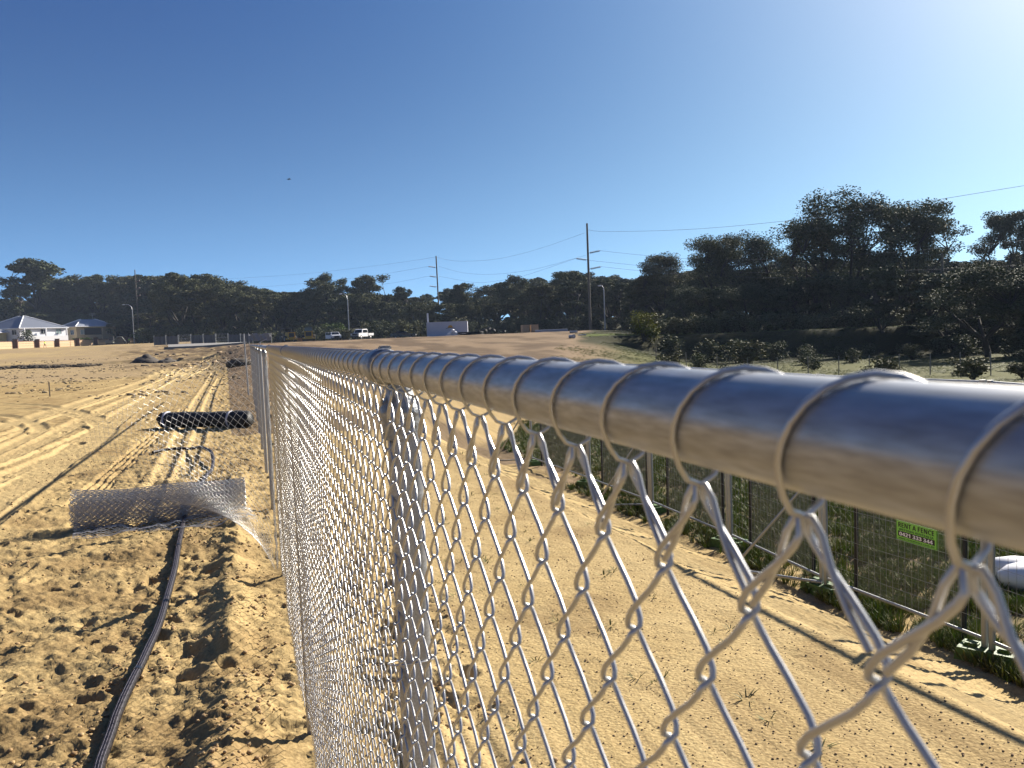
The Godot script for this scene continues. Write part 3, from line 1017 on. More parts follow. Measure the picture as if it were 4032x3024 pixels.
func wheel(parent: Node, at: Vector3, r: float, wide: float) -> void:
	var ax := Transform3D(Basis(Vector3.RIGHT, PI / 2), at)
	var ty := MB.new()
	ty.lathe([Vector2(r * 0.6, -wide / 2), Vector2(r * 0.92, -wide / 2), Vector2(r, -wide * 0.35), Vector2(r, wide * 0.35), Vector2(r * 0.92, wide / 2), Vector2(r * 0.6, wide / 2)], 16, ax)
	var w := part("wheel", ty, mat("tyre", 0.012, 0.012, 0.013, 0.85), parent)
	var rm := MB.new()
	rm.lathe([Vector2(0.01, -wide * 0.42), Vector2(r * 0.3, -wide * 0.44), Vector2(r * 0.62, -wide * 0.36), Vector2(r * 0.62, wide * 0.36), Vector2(r * 0.3, wide * 0.44), Vector2(0.01, wide * 0.42)], 12, ax)
	part("rim", rm, mat("rim_metal", 0.35, 0.35, 0.36, 0.4, 0.7), w)

# vehicle from a side outline (x forward, y up), narrowed above the belt line
func car_body(poly: Array, half: float, belt: float, tuck: float) -> MB:
	var m := MB.new()
	var n := poly.size()
	for i in n:
		var a: Vector2 = poly[i]
		var b: Vector2 = poly[(i + 1) % n]
		var ha := half - tuck * clampf((a.y - belt) / 0.6, 0.0, 1.0)
		var hb := half - tuck * clampf((b.y - belt) / 0.6, 0.0, 1.0)
		m.quad(Vector3(a.x, a.y, -ha), Vector3(b.x, b.y, -hb), Vector3(b.x, b.y, hb), Vector3(a.x, a.y, ha))
	var tr := Geometry2D.triangulate_polygon(PackedVector2Array(poly))
	for s in [-1.0, 1.0]:
		for i in range(0, tr.size(), 3):
			var w := []
			for k in 3:
				var p: Vector2 = poly[tr[i + k]]
				w.append(Vector3(p.x, p.y, s * (half - tuck * clampf((p.y - belt) / 0.6, 0.0, 1.0))))
			if s > 0: m.tri(w[0], w[2], w[1])
			else: m.tri(w[0], w[1], w[2])
	return m

func pane(parent: Node, q: Array, called := "window") -> void:
	var m := MB.new()
	m.quad(q[0], q[1], q[2], q[3])
	part(called, m, mat("dark_glass", 0.012, 0.014, 0.016, 0.08), parent)

func build_vehicles() -> void:
	var white := mat("white_paint", 0.74, 0.74, 0.74, 0.3)
	white.clearcoat_enabled = true
	var dark := mat("dark_trim_and_shade", 0.02, 0.02, 0.022, 0.5)
	var lampm := mat("lamp_lens", 0.7, 0.7, 0.66, 0.15)
	# white utility with a door open
	var p := gp(1318, 172)
	var u := thing("utility_truck", "white utility truck facing the site with its door swung open", "utility truck", p, facing_eye(p) + 0.18)
	part("body", car_body([Vector2(-2.5, 0.55), Vector2(2.3, 0.5), Vector2(2.42, 0.75), Vector2(2.35, 1.05), Vector2(1.3, 1.18), Vector2(0.55, 1.72), Vector2(-0.9, 1.76), Vector2(-1.05, 1.15), Vector2(-2.5, 1.12)], 0.9, 1.15, 0.14), white, u)
	pane(u, [Vector3(1.27, 1.22, -0.74), Vector3(1.27, 1.22, 0.74), Vector3(0.62, 1.70, 0.66), Vector3(0.62, 1.70, -0.66)], "windscreen")
	for s in [-1.0, 1.0]:
		pane(u, [Vector3(1.0, 1.2, s * 0.905), Vector3(-0.85, 1.2, s * 0.905), Vector3(-0.8, 1.64, s * 0.80), Vector3(0.6, 1.64, s * 0.80)])
		var hl := MB.new()
		hl.cbox(Vector3(2.33, 0.82, s * 0.72 - 0.16), Vector3(2.43, 0.99, s * 0.72 + 0.16), 0.02)
		part("headlight", hl, lampm, u)
		for x in [1.5, -1.6]: wheel(u, Vector3(x, 0.38, s * 0.8), 0.38, 0.24)
	var gr := MB.new()
	gr.cbox(Vector3(2.38, 0.6, -0.52), Vector3(2.45, 0.96, 0.52), 0.02)
	gr.cbox(Vector3(2.3, 0.35, -0.9), Vector3(2.5, 0.58, 0.9), 0.03)
	part("grille", gr, dark, u)
	var door := MB.new()
	door.box(Vector3(-1.05, 0.45, -0.05), Vector3(0, 1.15, 0.05))
	for b in [[Vector3(-1.05, 1.15, -0.03), Vector3(-0.98, 1.68, 0.03)], [Vector3(-0.1, 1.15, -0.03), Vector3(0, 1.4, 0.03)], [Vector3(-1.05, 1.62, -0.03), Vector3(-0.3, 1.68, 0.03)]]: door.box(b[0], b[1])
	var dn := part("door", door, white, u, Vector3(0.95, 0, 0.92))
	dn.rotation.y = 1.15
	pane(dn, [Vector3(-0.98, 1.15, 0), Vector3(-0.1, 1.15, 0), Vector3(-0.3, 1.62, 0), Vector3(-0.98, 1.62, 0)])

	# white four-wheel drive with tray
	p = gp(1424, 163)
	u = thing("four_wheel_drive", "white boxy four-wheel drive with steel bull bar and low tray", "four-wheel drive", p, facing_eye(p) - 0.55)
	part("body", car_body([Vector2(-0.9, 0.6), Vector2(2.35, 0.6), Vector2(2.4, 0.9), Vector2(2.35, 1.22), Vector2(1.2, 1.28), Vector2(0.85, 1.92), Vector2(0.6, 2.0), Vector2(-0.75, 2.02), Vector2(-0.9, 1.9)], 0.9, 1.3, 0.1), white, u)
	var tray := MB.new()
	tray.cbox(Vector3(-2.9, 0.72, -0.95), Vector3(-0.95, 0.84, 0.95), 0.02)
	for b in [[Vector3(-2.9, 0.84, -0.95), Vector3(-0.95, 1.2, -0.9)], [Vector3(-2.9, 0.84, 0.9), Vector3(-0.95, 1.2, 0.95)], [Vector3(-2.9, 0.84, -0.9), Vector3(-2.85, 1.2, 0.9)]]: tray.box(b[0], b[1])
	part("tray", tray, white, u)
	pane(u, [Vector3(1.22, 1.32, -0.76), Vector3(1.22, 1.32, 0.76), Vector3(0.9, 1.88, 0.72), Vector3(0.9, 1.88, -0.72)], "windscreen")
	for s in [-1.0, 1.0]:
		pane(u, [Vector3(0.95, 1.34, s * 0.905), Vector3(-0.75, 1.34, s * 0.905), Vector3(-0.7, 1.86, s * 0.82), Vector3(0.75, 1.86, s * 0.82)])
		var hl := MB.new()
		hl.ball(Vector3(2.4, 1.02, s * 0.62), Vector3(0.06, 0.11, 0.11), 8)
		part("headlight", hl, lampm, u)
		for x in [1.55, -1.75]: wheel(u, Vector3(x, 0.42, s * 0.8), 0.42, 0.26)
	var bar := MB.new()
	bar.cbox(Vector3(2.45, 0.5, -0.88), Vector3(2.65, 0.78, 0.88), 0.03)
	for y in [0.95, 1.2]: bar.bar(Vector3(2.55, y, -0.8), Vector3(2.55, y, 0.8), 0.035)
	for s in [-0.8, -0.3, 0.3, 0.8]: bar.bar(Vector3(2.55, 0.7, s), Vector3(2.55, 1.22, s), 0.035)
	part("bull_bar", bar, dark, u)
	var gl := MB.new()
	gl.box(Vector3(2.38, 0.85, -0.5), Vector3(2.42, 1.15, 0.5))
	part("grille", gl, dark, u)

	# dark sedan seen from its side
	p = gp(1590, 160) - Vector3(0, 0.12, 0)
	u = thing("parked_sedan", "low black sedan parked side-on before the scrub", "car", p, -0.3)
	var duco := mat("black_paint", 0.008, 0.009, 0.012, 0.18)
	part("body", car_body([Vector2(-2.35, 0.4), Vector2(2.25, 0.35), Vector2(2.35, 0.6), Vector2(2.1, 0.82), Vector2(1.05, 0.95), Vector2(0.25, 1.4), Vector2(-1.0, 1.42), Vector2(-1.75, 1.02), Vector2(-2.35, 0.98)], 0.88, 0.95, 0.2), duco, u)
	for s in [-1.0, 1.0]:
		pane(u, [Vector3(0.85, 0.98, s * 0.885), Vector3(-1.55, 1.0, s * 0.885), Vector3(-0.95, 1.36, s * 0.72), Vector3(0.2, 1.35, s * 0.72)])
		var hl := MB.new()
		hl.cbox(Vector3(2.12, 0.58, s * 0.6 - 0.17), Vector3(2.34, 0.76, s * 0.6 + 0.17), 0.02)
		part("headlight", hl, lampm, u)
		for x in [1.4, -1.4]: wheel(u, Vector3(x, 0.32, s * 0.78), 0.32, 0.21)
	pane(u, [Vector3(1.02, 0.97, -0.74), Vector3(1.02, 0.97, 0.74), Vector3(0.3, 1.37, 0.64), Vector3(0.3, 1.37, -0.64)], "windscreen")

	# two yellow machines seen from behind
	for k in 2:
		p = gp([1216.0, 1136.0][k], [176.0, 184.0][k])
		var lab: String = ["yellow earth roller with black cab showing its grille", "yellow earthmoving machine turned aside in front of the scrub"][k]
		u = thing(["road_roller", "wheel_loader"][k], lab, ["roller", "loader"][k], p, facing_eye(p) + [0.0, 0.35][k])
		var yel := mat("machine_yellow", 0.52, 0.29, 0.02, 0.5)
		var hood := MB.new()
		hood.cbox(Vector3(0.2, 0.9, -0.8), Vector3(2.0, 1.15, 0.8), 0.04)
		hood.cbox(Vector3(0.2, 1.15, -0.8), Vector3(2.0, 2.0, -0.58), 0.03)
		hood.cbox(Vector3(0.2, 1.15, 0.58), Vector3(2.0, 2.0, 0.8), 0.03)
		hood.cbox(Vector3(0.2, 1.98, -0.8), Vector3(1.9, 2.15, 0.8), 0.04)
		part("engine_hood", hood, yel, u)
		var gri := MB.new()
		gri.box(Vector3(0.4, 1.1, -0.6), Vector3(1.93, 2.0, 0.6))
		for y in 6: gri.box(Vector3(1.93, 1.18 + y * 0.13, -0.56), Vector3(1.97, 1.24 + y * 0.13, 0.56))
		part("grille", gri, dark, u)
		var cab := MB.new()
		for sx in [-1.5, 0.1]:
			for sz in [-0.72, 0.72]: cab.bar(Vector3(sx, 1.6, sz), Vector3(sx, 3.0, sz), 0.06)
		cab.cbox(Vector3(-1.6, 2.95, -0.85), Vector3(0.25, 3.12, 0.85), 0.04)
		cab.box(Vector3(-1.5, 1.3, -0.75), Vector3(0.1, 1.75, 0.75))
		var cb := part("cab", cab, dark, u)
		pane(cb, [Vector3(0.14, 1.75, -0.68), Vector3(0.14, 1.75, 0.68), Vector3(0.14, 2.93, 0.68), Vector3(0.14, 2.93, -0.68)])
		var bum := MB.new()
		bum.cbox(Vector3(1.7, 0.55, -1.25), Vector3(2.2, 0.95, 1.25), 0.05)
		part("bumper", bum, yel, u)
		for s in [-1.0, 1.0]:
			var lm := MB.new()
			lm.cbox(Vector3(2.18, 0.8, s * 0.85 - 0.1), Vector3(2.24, 0.93, s * 0.85 + 0.1), 0.01)
			part("work_light", lm, lampm, u)
			wheel(u, Vector3(0.9, 0.72, s * 1.05), 0.72, 0.5)
		var drum := MB.new()
		drum.lathe([Vector2(0.1, -1.0), Vector2(0.7, -1.0), Vector2(0.75, -0.9), Vector2(0.75, 0.9), Vector2(0.7, 1.0), Vector2(0.1, 1.0)], 20, Transform3D(Basis(Vector3.RIGHT, PI / 2), Vector3(-2.2, 0.72, 0)))
		part("drum" if k == 0 else "bucket", drum, dark, u)
	# low ochre counterweights beside them
	p = gp(1177, 186)
	var cw := MB.new()
	cw.cbox(Vector3(-0.7, 0, -1.1), Vector3(0.7, 0.75, 1.1), 0.06)
	cw.cbox(Vector3(-0.3, 0.75, -0.5), Vector3(0.3, 0.9, 0.5), 0.04)
	solo("spoil_bin", cw, mat("ochre_paint", 0.33, 0.16, 0.05, 0.7), "low orange-brown steel bin standing between the two machines", "bin", p, facing_eye(p))

	# small excavator by the boundary wall
	p = gp(436, 246)
	u = thing("mini_excavator", "small grey excavator with raised arm working before the boundary wall", "excavator", p, facing_eye(p) + 1.35)
	var gm := mat("faded_grey_green", 0.16, 0.17, 0.14, 0.55)
	for s in [-1.0, 1.0]:
		var tk := MB.new()
		tk.cbox(Vector3(-1.2, 0, s * 0.8 - 0.22), Vector3(1.2, 0.55, s * 0.8 + 0.22), 0.1)
		part("track", tk, dark, u)
	var hs := MB.new()
	hs.cbox(Vector3(-1.3, 0.6, -0.85), Vector3(0.7, 1.3, 0.85), 0.08)
	part("house", hs, gm, u)
	var cbx := MB.new()
	cbx.cbox(Vector3(-0.5, 1.3, -0.8), Vector3(0.7, 2.45, 0.1), 0.08)
	part("cab", cbx, dark, u)
	var boom := MB.new()
	boom.tube(PackedVector3Array([Vector3(0.7, 1.0, 0.3), Vector3(1.9, 2.3, 0.3), Vector3(3.0, 2.2, 0.3)]), 0.17, 6)
	boom.tube(PackedVector3Array([Vector3(3.0, 2.25, 0.3), Vector3(3.9, 0.9, 0.3)]), 0.13, 6)
	part("arm", boom, gm, u)
	var bk := MB.new()
	bk.prism(PackedVector2Array([Vector2(3.7, 0.95), Vector2(4.15, 0.9), Vector2(4.1, 0.35), Vector2(3.6, 0.3)]), 0.0, 0.6)
	part("bucket", bk, dark, u)

func build_site() -> void:
	var white := mat("container_paint", 0.50, 0.52, 0.58, 0.55)
	var dark := mat("dark_trim_and_shade", 0.02, 0.02, 0.022, 0.5)
	# site container, ribbed
	var p := gp(1764, 150)
	var w := 7.0
	var h := top_height(1764, 1268, 150, p.y)
	var c := thing("site_container", "pale ribbed site container with a yellow half-sun emblem on its wall", "container", p, facing_eye(p) + PI / 2 - 0.06)
	# local: x along the wall to the left of the picture after turning, z towards the eye
	var shell := MB.new()
	shell.box(Vector3(-w / 2, 0.12, -1.2), Vector3(w / 2, h, 1.17))
	part("shell", shell, white, c)
	for k in 32:
		var rb := MB.new()
		var x := -w / 2 + 0.22 + k * (w - 0.44) / 31.0
		rb.hexa([Vector3(x - 0.07, 0.25, 1.16), Vector3(x + 0.07, 0.25, 1.16), Vector3(x + 0.04, 0.25, 1.215), Vector3(x - 0.04, 0.25, 1.215), Vector3(x - 0.07, h - 0.12, 1.16), Vector3(x + 0.07, h - 0.12, 1.16), Vector3(x + 0.04, h - 0.12, 1.215), Vector3(x - 0.04, h - 0.12, 1.215)])
		part("rib", rb, white, c)
	var fr := MB.new()
	for s in [-1.0, 1.0]:
		fr.cbox(Vector3(s * (w / 2 - 0.06) - 0.08, 0.05, 1.1), Vector3(s * (w / 2 - 0.06) + 0.08, h + 0.03, 1.26), 0.01)
	fr.cbox(Vector3(-w / 2, h - 0.12, 1.12), Vector3(w / 2, h + 0.04, 1.25), 0.01)
	fr.cbox(Vector3(-w / 2, 0.05, 1.12), Vector3(w / 2, 0.25, 1.25), 0.01)
	part("frame", fr, white, c)
	var sunp := PackedVector2Array()
	for k in 13: sunp.append(Vector2(cos(PI * k / 12.0) * 0.42, sin(PI * k / 12.0) * 0.42))
	var em := MB.new()
	em.prism(sunp, 1.235, 1.25, Transform3D(Basis(), Vector3(0.55, h * 0.60, 0)))
	part("emblem", em, mat("emblem_yellow", 0.55, 0.30, 0.03, 0.6), c)
	var em2 := MB.new()
	for s in [-1.0, 1.0]:
		var wing := PackedVector2Array([Vector2(0, 0.02), Vector2(s * 0.45, -0.03), Vector2(s * 0.95, -0.2), Vector2(s * 0.5, -0.12), Vector2(0, -0.07)])
		em2.prism(wing, 1.235, 1.255, Transform3D(Basis(), Vector3(0.55, h * 0.60, 0)))
	part("emblem_wings", em2, dark, c)
	# white post beside it
	p = gp(1688, 151)
	var sp := MB.new()
	sp.cbox(Vector3(-0.15, 0, -0.05), Vector3(0.15, top_height(1688, 1234, 151, p.y), 0.05), 0.02)
	sp.box(Vector3(-0.04, -0.3, -0.04), Vector3(0.04, 0.2, 0.04))
	solo("board_post", sp, mat("off_white", 0.48, 0.49, 0.52, 0.6), "tall narrow pale board standing up behind the site container", "board", p, facing_eye(p) + PI / 2)
	# black pipe coils
	var coil_mat := mat("coil_plastic", 0.012, 0.012, 0.013, 0.6)
	coil_mat.metallic_specular = 0.2
	rng.seed = 8
	for q in [[1908, 148, 0.5, 0.0], [1942, 149, 0.48, 0.0], [1924, 149.5, 0.45, 0.3], [1890, 146, 0.3, 0.0], [1986, 147, 0.3, 0.0]]:
		p = gp(q[0], q[1])
		var cm := MB.new()
		for k in 7:
			var pts := PackedVector3Array()
			var rr: float = q[2] - 0.02 * k
			for j in 29:
				var a := TAU * j / 28.0
				pts.append(Vector3(cos(a) * rr, rr + 0.05 + sin(a) * rr, (k - 3) * 0.1))
			cm.tube(pts, 0.055, 6, false)
		solo("pipe_coil", cm, coil_mat, "upright coil of shiny black pipe heaped beside the site container", "pipe coil", p + Vector3(0, q[3], 0), facing_eye(p) + PI / 2 + rng.randf_range(-0.6, 0.6), "black pipe coils by the container")
	for q in [[1838, 132, 1.4], [1872, 131, 1.25]]:
		p = gp(q[0], q[1])
		var cm := MB.new()
		for k in 6:
			var pts := PackedVector3Array()
			for j in 33:
				var a := TAU * j / 32.0
				pts.append(Vector3(cos(a) * (q[2] - 0.07 * (k % 2)), 0.06 + k * 0.085, sin(a) * (q[2] - 0.07 * (k % 2))))
			cm.tube(pts, 0.05, 6, false)
		solo("flat_pipe_coil", cm, coil_mat, "wide coil of black pipe lying flat on the mound", "pipe coil", p, 0.0, "black pipe coils lying on the mound")
	# white fittings piled on the mound
	for k in 5:
		p = gp(1768 + k * 8, 133)
		var b := MB.new()
		b.cbox(Vector3(-0.35, 0, -0.3), Vector3(0.35, 0.28, 0.3), 0.05)
		b.ball(Vector3(0, 0.3, 0), Vector3(0.3, 0.14, 0.25), 8, 0.1, rng)
		solo("white_bag", b, mat("bag_white", 0.72, 0.72, 0.72, 0.6), "bulging white bag in the heap before the site container", "bag", p + Vector3(0, [0.0, 0.3, 0.62, 0.3, 0.0][k], 0), k * 0.7, "white bags heaped before the container")
	# leaning sheet, pipe bundle and pallets
	p = gp(1795, 128)
	var sh := MB.new()
	sh.box(Vector3(-1.6, 0.05, -0.5), Vector3(1.6, 0.1, 0.5), Transform3D(Basis(Vector3.BACK, 0.08), Vector3(0, 0.12, 0)))
	solo("metal_sheet", sh, mat("pale_metal", 0.55, 0.55, 0.56, 0.4, 0.4), "pale sheet lying tilted on the mound beside the flat coils", "sheet", p, facing_eye(p) + PI / 2)
	p = gp(2105, 150)
	for k in 2:
		var pal := thing("brick_pallet", ["cube of tan bricks wrapped on a pallet with its sunlit side showing", "shaded twin of the tan brick pallet standing just beside it"][k], "pallet", p + Vector3(-1.55 * k, 0, -0.4 * k), facing_eye(p) + PI / 2 + 0.35)
		var bs := MB.new()
		for r in 3: bs.box(Vector3(-0.55, r * 0.05, -0.55 + r * 0.4), Vector3(0.55, r * 0.05 + 0.04, -0.25 + r * 0.4))
		bs.box(Vector3(-0.6, 0.14, -0.6), Vector3(0.6, 0.17, 0.6))
		part("pallet_base", bs, mat("grey_wood", 0.22, 0.2, 0.17), pal)
		for r in 5:
			for s in 4:
				var br := MB.new()
				br.cbox(Vector3(-0.58 + s * 0.292, 0.18 + r * 0.25, -0.58), Vector3(-0.58 + s * 0.292 + 0.28, 0.18 + r * 0.25 + 0.235, 0.58), 0.015)
				part("brick_stack", br, mat("tan_brick", 0.44, 0.32, 0.2, 0.85), pal)
	p = gp(2170, 140)
	for k in 5:
		var pb := MB.new()
		pb.bar(Vector3(-2.6, 0.12, 0), Vector3(2.6, 0.12, 0), 0.11, 10)
		solo("long_pipe", pb, mat("pale_pipe", 0.34, 0.35, 0.38, 0.5), "long pale drain pipe in the bundle lying beside the brick pallets", "pipe", p + Vector3((k % 3) * 0.0, [0.0, 0.0, 0.0, 0.19, 0.19][k], [0.0, 0.24, 0.48, 0.12, 0.36][k]), facing_eye(p) + PI / 2 + 0.12, "drain pipes in the bundle")
	for q in [[2258, 104, 0.42, 0.3], [2292, 92, 0.4, 0.16], [2250, 86, 0.25, 0.4]]:
		p = gp(q[0], q[1])
		var cut := MB.new()
		cut.tube(PackedVector3Array([Vector3(-q[2], q[3] * 0.4, 0), Vector3(q[2], q[3] * 0.4, 0.1)]), q[3] * 0.4, 10)
		cut.tube(PackedVector3Array([Vector3(q[2] * 0.8, q[3] * 0.4, 0), Vector3(q[2] * 1.05, q[3] * 0.4, 0.1)]), q[3] * 0.5, 10)
		solo("pipe_offcut", cut, mats["pale_pipe"], "short grey pipe offcut lying at the edge of the mound's grass", "pipe", p, facing_eye(p) + PI / 2, "pipe offcuts on the mound")

	# pale road strip and torn soil at the end of the track
	var road := MB.new()
	for k in 24:
		var a0 := gp(660 + k * 13, 150)
		var a1 := gp(660 + (k + 1) * 13, 150)
		var b0 := gp(660 + k * 13, 162)
		var b1 := gp(660 + (k + 1) * 13, 162)
		for q in [a0, a1, b0, b1]: q.y += 0.0
		road.quad(a0 + Vector3(0, 0.42, 0), a1 + Vector3(0, 0.42, 0), b1 + Vector3(0, 0.42, 0), b0 + Vector3(0, 0.42, 0))
		road.quad(a0 + Vector3(0, -0.3, 0), a1 + Vector3(0, -0.3, 0), a1 + Vector3(0, 0.42, 0), a0 + Vector3(0, 0.42, 0))
	setting("road", road, mat("concrete", 0.2, 0.19, 0.175, 0.9))
	# dark soil heap
	p = gp(566, 108)
	rng.seed = 3
	for q in [[0.0, 3.0, 1.15, "steep heap of dark soil at the foot of the sand bank"], [2.6, 2.2, 0.6, "lower tail of crumbly dark soil beside the steep heap"]]:
		var hp := MB.new()
		hp.ball(Vector3.ZERO, Vector3(q[1] * 0.55, q[2] * 0.75, 1.7), 26, 0.10, rng)
		hp.ball(Vector3(q[1] * 0.08, q[2] * 0.35, 0), Vector3(q[1] * 0.25, q[2] * 0.65, 1.0), 22, 0.12, rng)
		for j in 30: hp.ball(Vector3(rng.randf_range(-0.6, 0.6) * q[1], 0.05, rng.randf_range(0.6, 1.9)), Vector3.ONE * rng.randf_range(0.06, 0.2), 6, 0.3, rng)
		solo("soil_heap", hp, mat("dark_soil", 0.055, 0.045, 0.036, 0.95), q[3], "soil heap", p + Vector3(q[0], 0.0, 0.3 * q[0]))
	# dark ledge of torn turf at the foot of the bank
	for k in 24:
		var lx := -60.0 + k * 18.0 + rng.randf_range(-14, 14)
		var lp := gp(lx, 106 + rng.randf_range(-4.0, 3.0))
		var tm := MB.new()
		var big := rng.randf_range(0.5, 1.3)
		for j in 26: tm.ball(Vector3(rng.randf_range(-0.9, 0.9) * big, rng.randf_range(0.0, 0.22) * big, rng.randf_range(-0.6, 0.8)), Vector3(rng.randf_range(0.08, 0.42), rng.randf_range(0.05, 0.2), rng.randf_range(0.1, 0.3)) * big, 7, 0.45, rng)
		solo("turf_lump", tm, mat("turf_dark", 0.06, 0.045, 0.028, 0.95), "broken dark turf along the ledge at the foot of the sand bank", "turf", lp, rng.randf_range(-0.2, 0.2), "broken turf along the ledge")
	# torn roots near the far end of the fence
	p = gp(938, 62)
	var roots := MB.new()
	for k in 16:
		var a := rng.randf() * TAU
		var pts := PackedVector3Array([Vector3(rng.randf_range(-0.5, 0.5), 0, rng.randf_range(-0.4, 0.4))])
		for j in 4: pts.append(pts[j] + Vector3(cos(a) * 0.3 + rng.randf_range(-0.15, 0.15), rng.randf_range(-0.1, 0.3), sin(a) * 0.3))
		roots.tube(pts, 0.05, 5, true, 0.015)
	roots.ball(Vector3(0, 0.1, 0), Vector3(0.9, 0.45, 0.7), 12, 0.2, rng)
	solo("root_tangle", roots, mat("root_brown", 0.05, 0.038, 0.026, 0.9), "tangle of dug-up dark roots at the far end of the fence", "roots", p)
	# chunks in the torn ground
	for k in 40:
		var cp := gp(rng.randf_range(560, 960), rng.randf_range(78, 140))
		cp.y = ground_y(cp.x, cp.z)
		var ch := MB.new()
		var s := rng.randf_range(0.10, 0.34)
		ch.ball(Vector3(0, s * 0.2, 0), Vector3(s * 1.3, s * 0.5, s), 9, 0.42, rng)
		solo("earth_clod", ch, [mat("clod_dark", 0.10, 0.075, 0.05, 0.95), mat("clod_tan", 0.3, 0.21, 0.12, 0.95)][k % 2], ["dark lump of torn earth beside the track to the road", "tan lump of torn earth beside the track to the road"][k % 2], "earth lump", cp, k, ["dark lumps of torn earth", "tan lumps of torn earth"][k % 2])

	# site barrier with pale cloth
	var cloth := mat("pale_cloth", 0.13, 0.13, 0.125, 0.9)
	var grey := mat("grey_tube", 0.30, 0.31, 0.31, 0.5, 0.6)
	for k in 8:
		var a := gp(606 + k * 49, 166)
		var b := gp(606 + k * 49 + 46, 166)
		var pn := thing("barrier_panel", "grey cloth-covered barrier panel along the road before the wood" if k % 3 != 2 else "bare wire barrier panel along the road before the wood", "barrier", a, 0.0, "barrier panels along the road" if k % 3 != 2 else "bare barrier panels along the road")
		var l := b - a
		for t in [Vector3.ZERO, l]:
			var po := MB.new()
			po.bar(t, t + Vector3(0, 2.1, 0), 0.05, 6)
			part("post", po, grey, pn)
		if k % 3 != 2:
			var sc := MB.new()
			for j in 12:
				var u0 := j / 12.0
				var u1 := (j + 1) / 12.0
				var z0 := 0.08 * sin(j * 1.7 + k)
				var z1 := 0.08 * sin((j + 1) * 1.7 + k)
				sc.quad(l * u0 + Vector3(0, 0.25, z0), l * u1 + Vector3(0, 0.25, z1), l * u1 + Vector3(0, 1.95 - 0.12 * absf(sin(j * 0.9)), z1 * 0.4), l * u0 + Vector3(0, 1.95 - 0.12 * absf(sin(j * 0.9 - 0.9)), z0 * 0.4))
			part("cloth", sc, cloth, pn)
		else:
			var wi := MB.new()
			for j in range(1, 12): wi.bar(l * (j / 12.0) + Vector3(0, 0.1, 0), l * (j / 12.0) + Vector3(0, 2.0, 0), 0.015, 3)
			for y in [0.1, 0.7, 1.3, 2.0]: wi.bar(Vector3(0, y, 0), l + Vector3(0, y, 0), 0.02, 4)
			part("wire_infill", wi, grey, pn)
	# draped pale cover beyond the fence end
	p = gp(1024, 120)
	var dr := MB.new()
	for j in 10:
		for i in 4:
			var f := func(a: int, b: int) -> Vector3:
				return Vector3(-1.5 + a * 0.3, 0.45 + b * 0.24 + 0.10 * sin(a * 1.3 + b), 0.12 * sin(a * 2.1 + b * 1.1))
			dr.quad(f.call(j, i), f.call(j + 1, i), f.call(j + 1, i + 1), f.call(j, i + 1))
	dr.bar(Vector3(-1.5, 0, 0.1), Vector3(-1.5, 1.55, 0.1), 0.05)
	dr.bar(Vector3(1.5, 0, 0.1), Vector3(1.5, 1.5, 0.1), 0.05)
	solo("draped_cover", dr, mat("silver_cloth", 0.25, 0.25, 0.25, 0.7), "silvery crumpled cover hung between stakes beyond the fence end", "cover", p, facing_eye(p) + PI / 2)

	# white bent pole end at the fence's far corner
	var lp := MB.new()
	lp.tube(PackedVector3Array([Vector3.ZERO, Vector3(0.02, 1.2, 0), Vector3(0.05, 1.96, 0), Vector3(0.34, 2.08, 0)]), 0.022, 8)
	solo("bent_pole", lp, mat("pale_pipe", 0.34, 0.35, 0.38, 0.5), "thin pale pole with a bent end behind the last fence posts", "pole", gp(1018, 36))

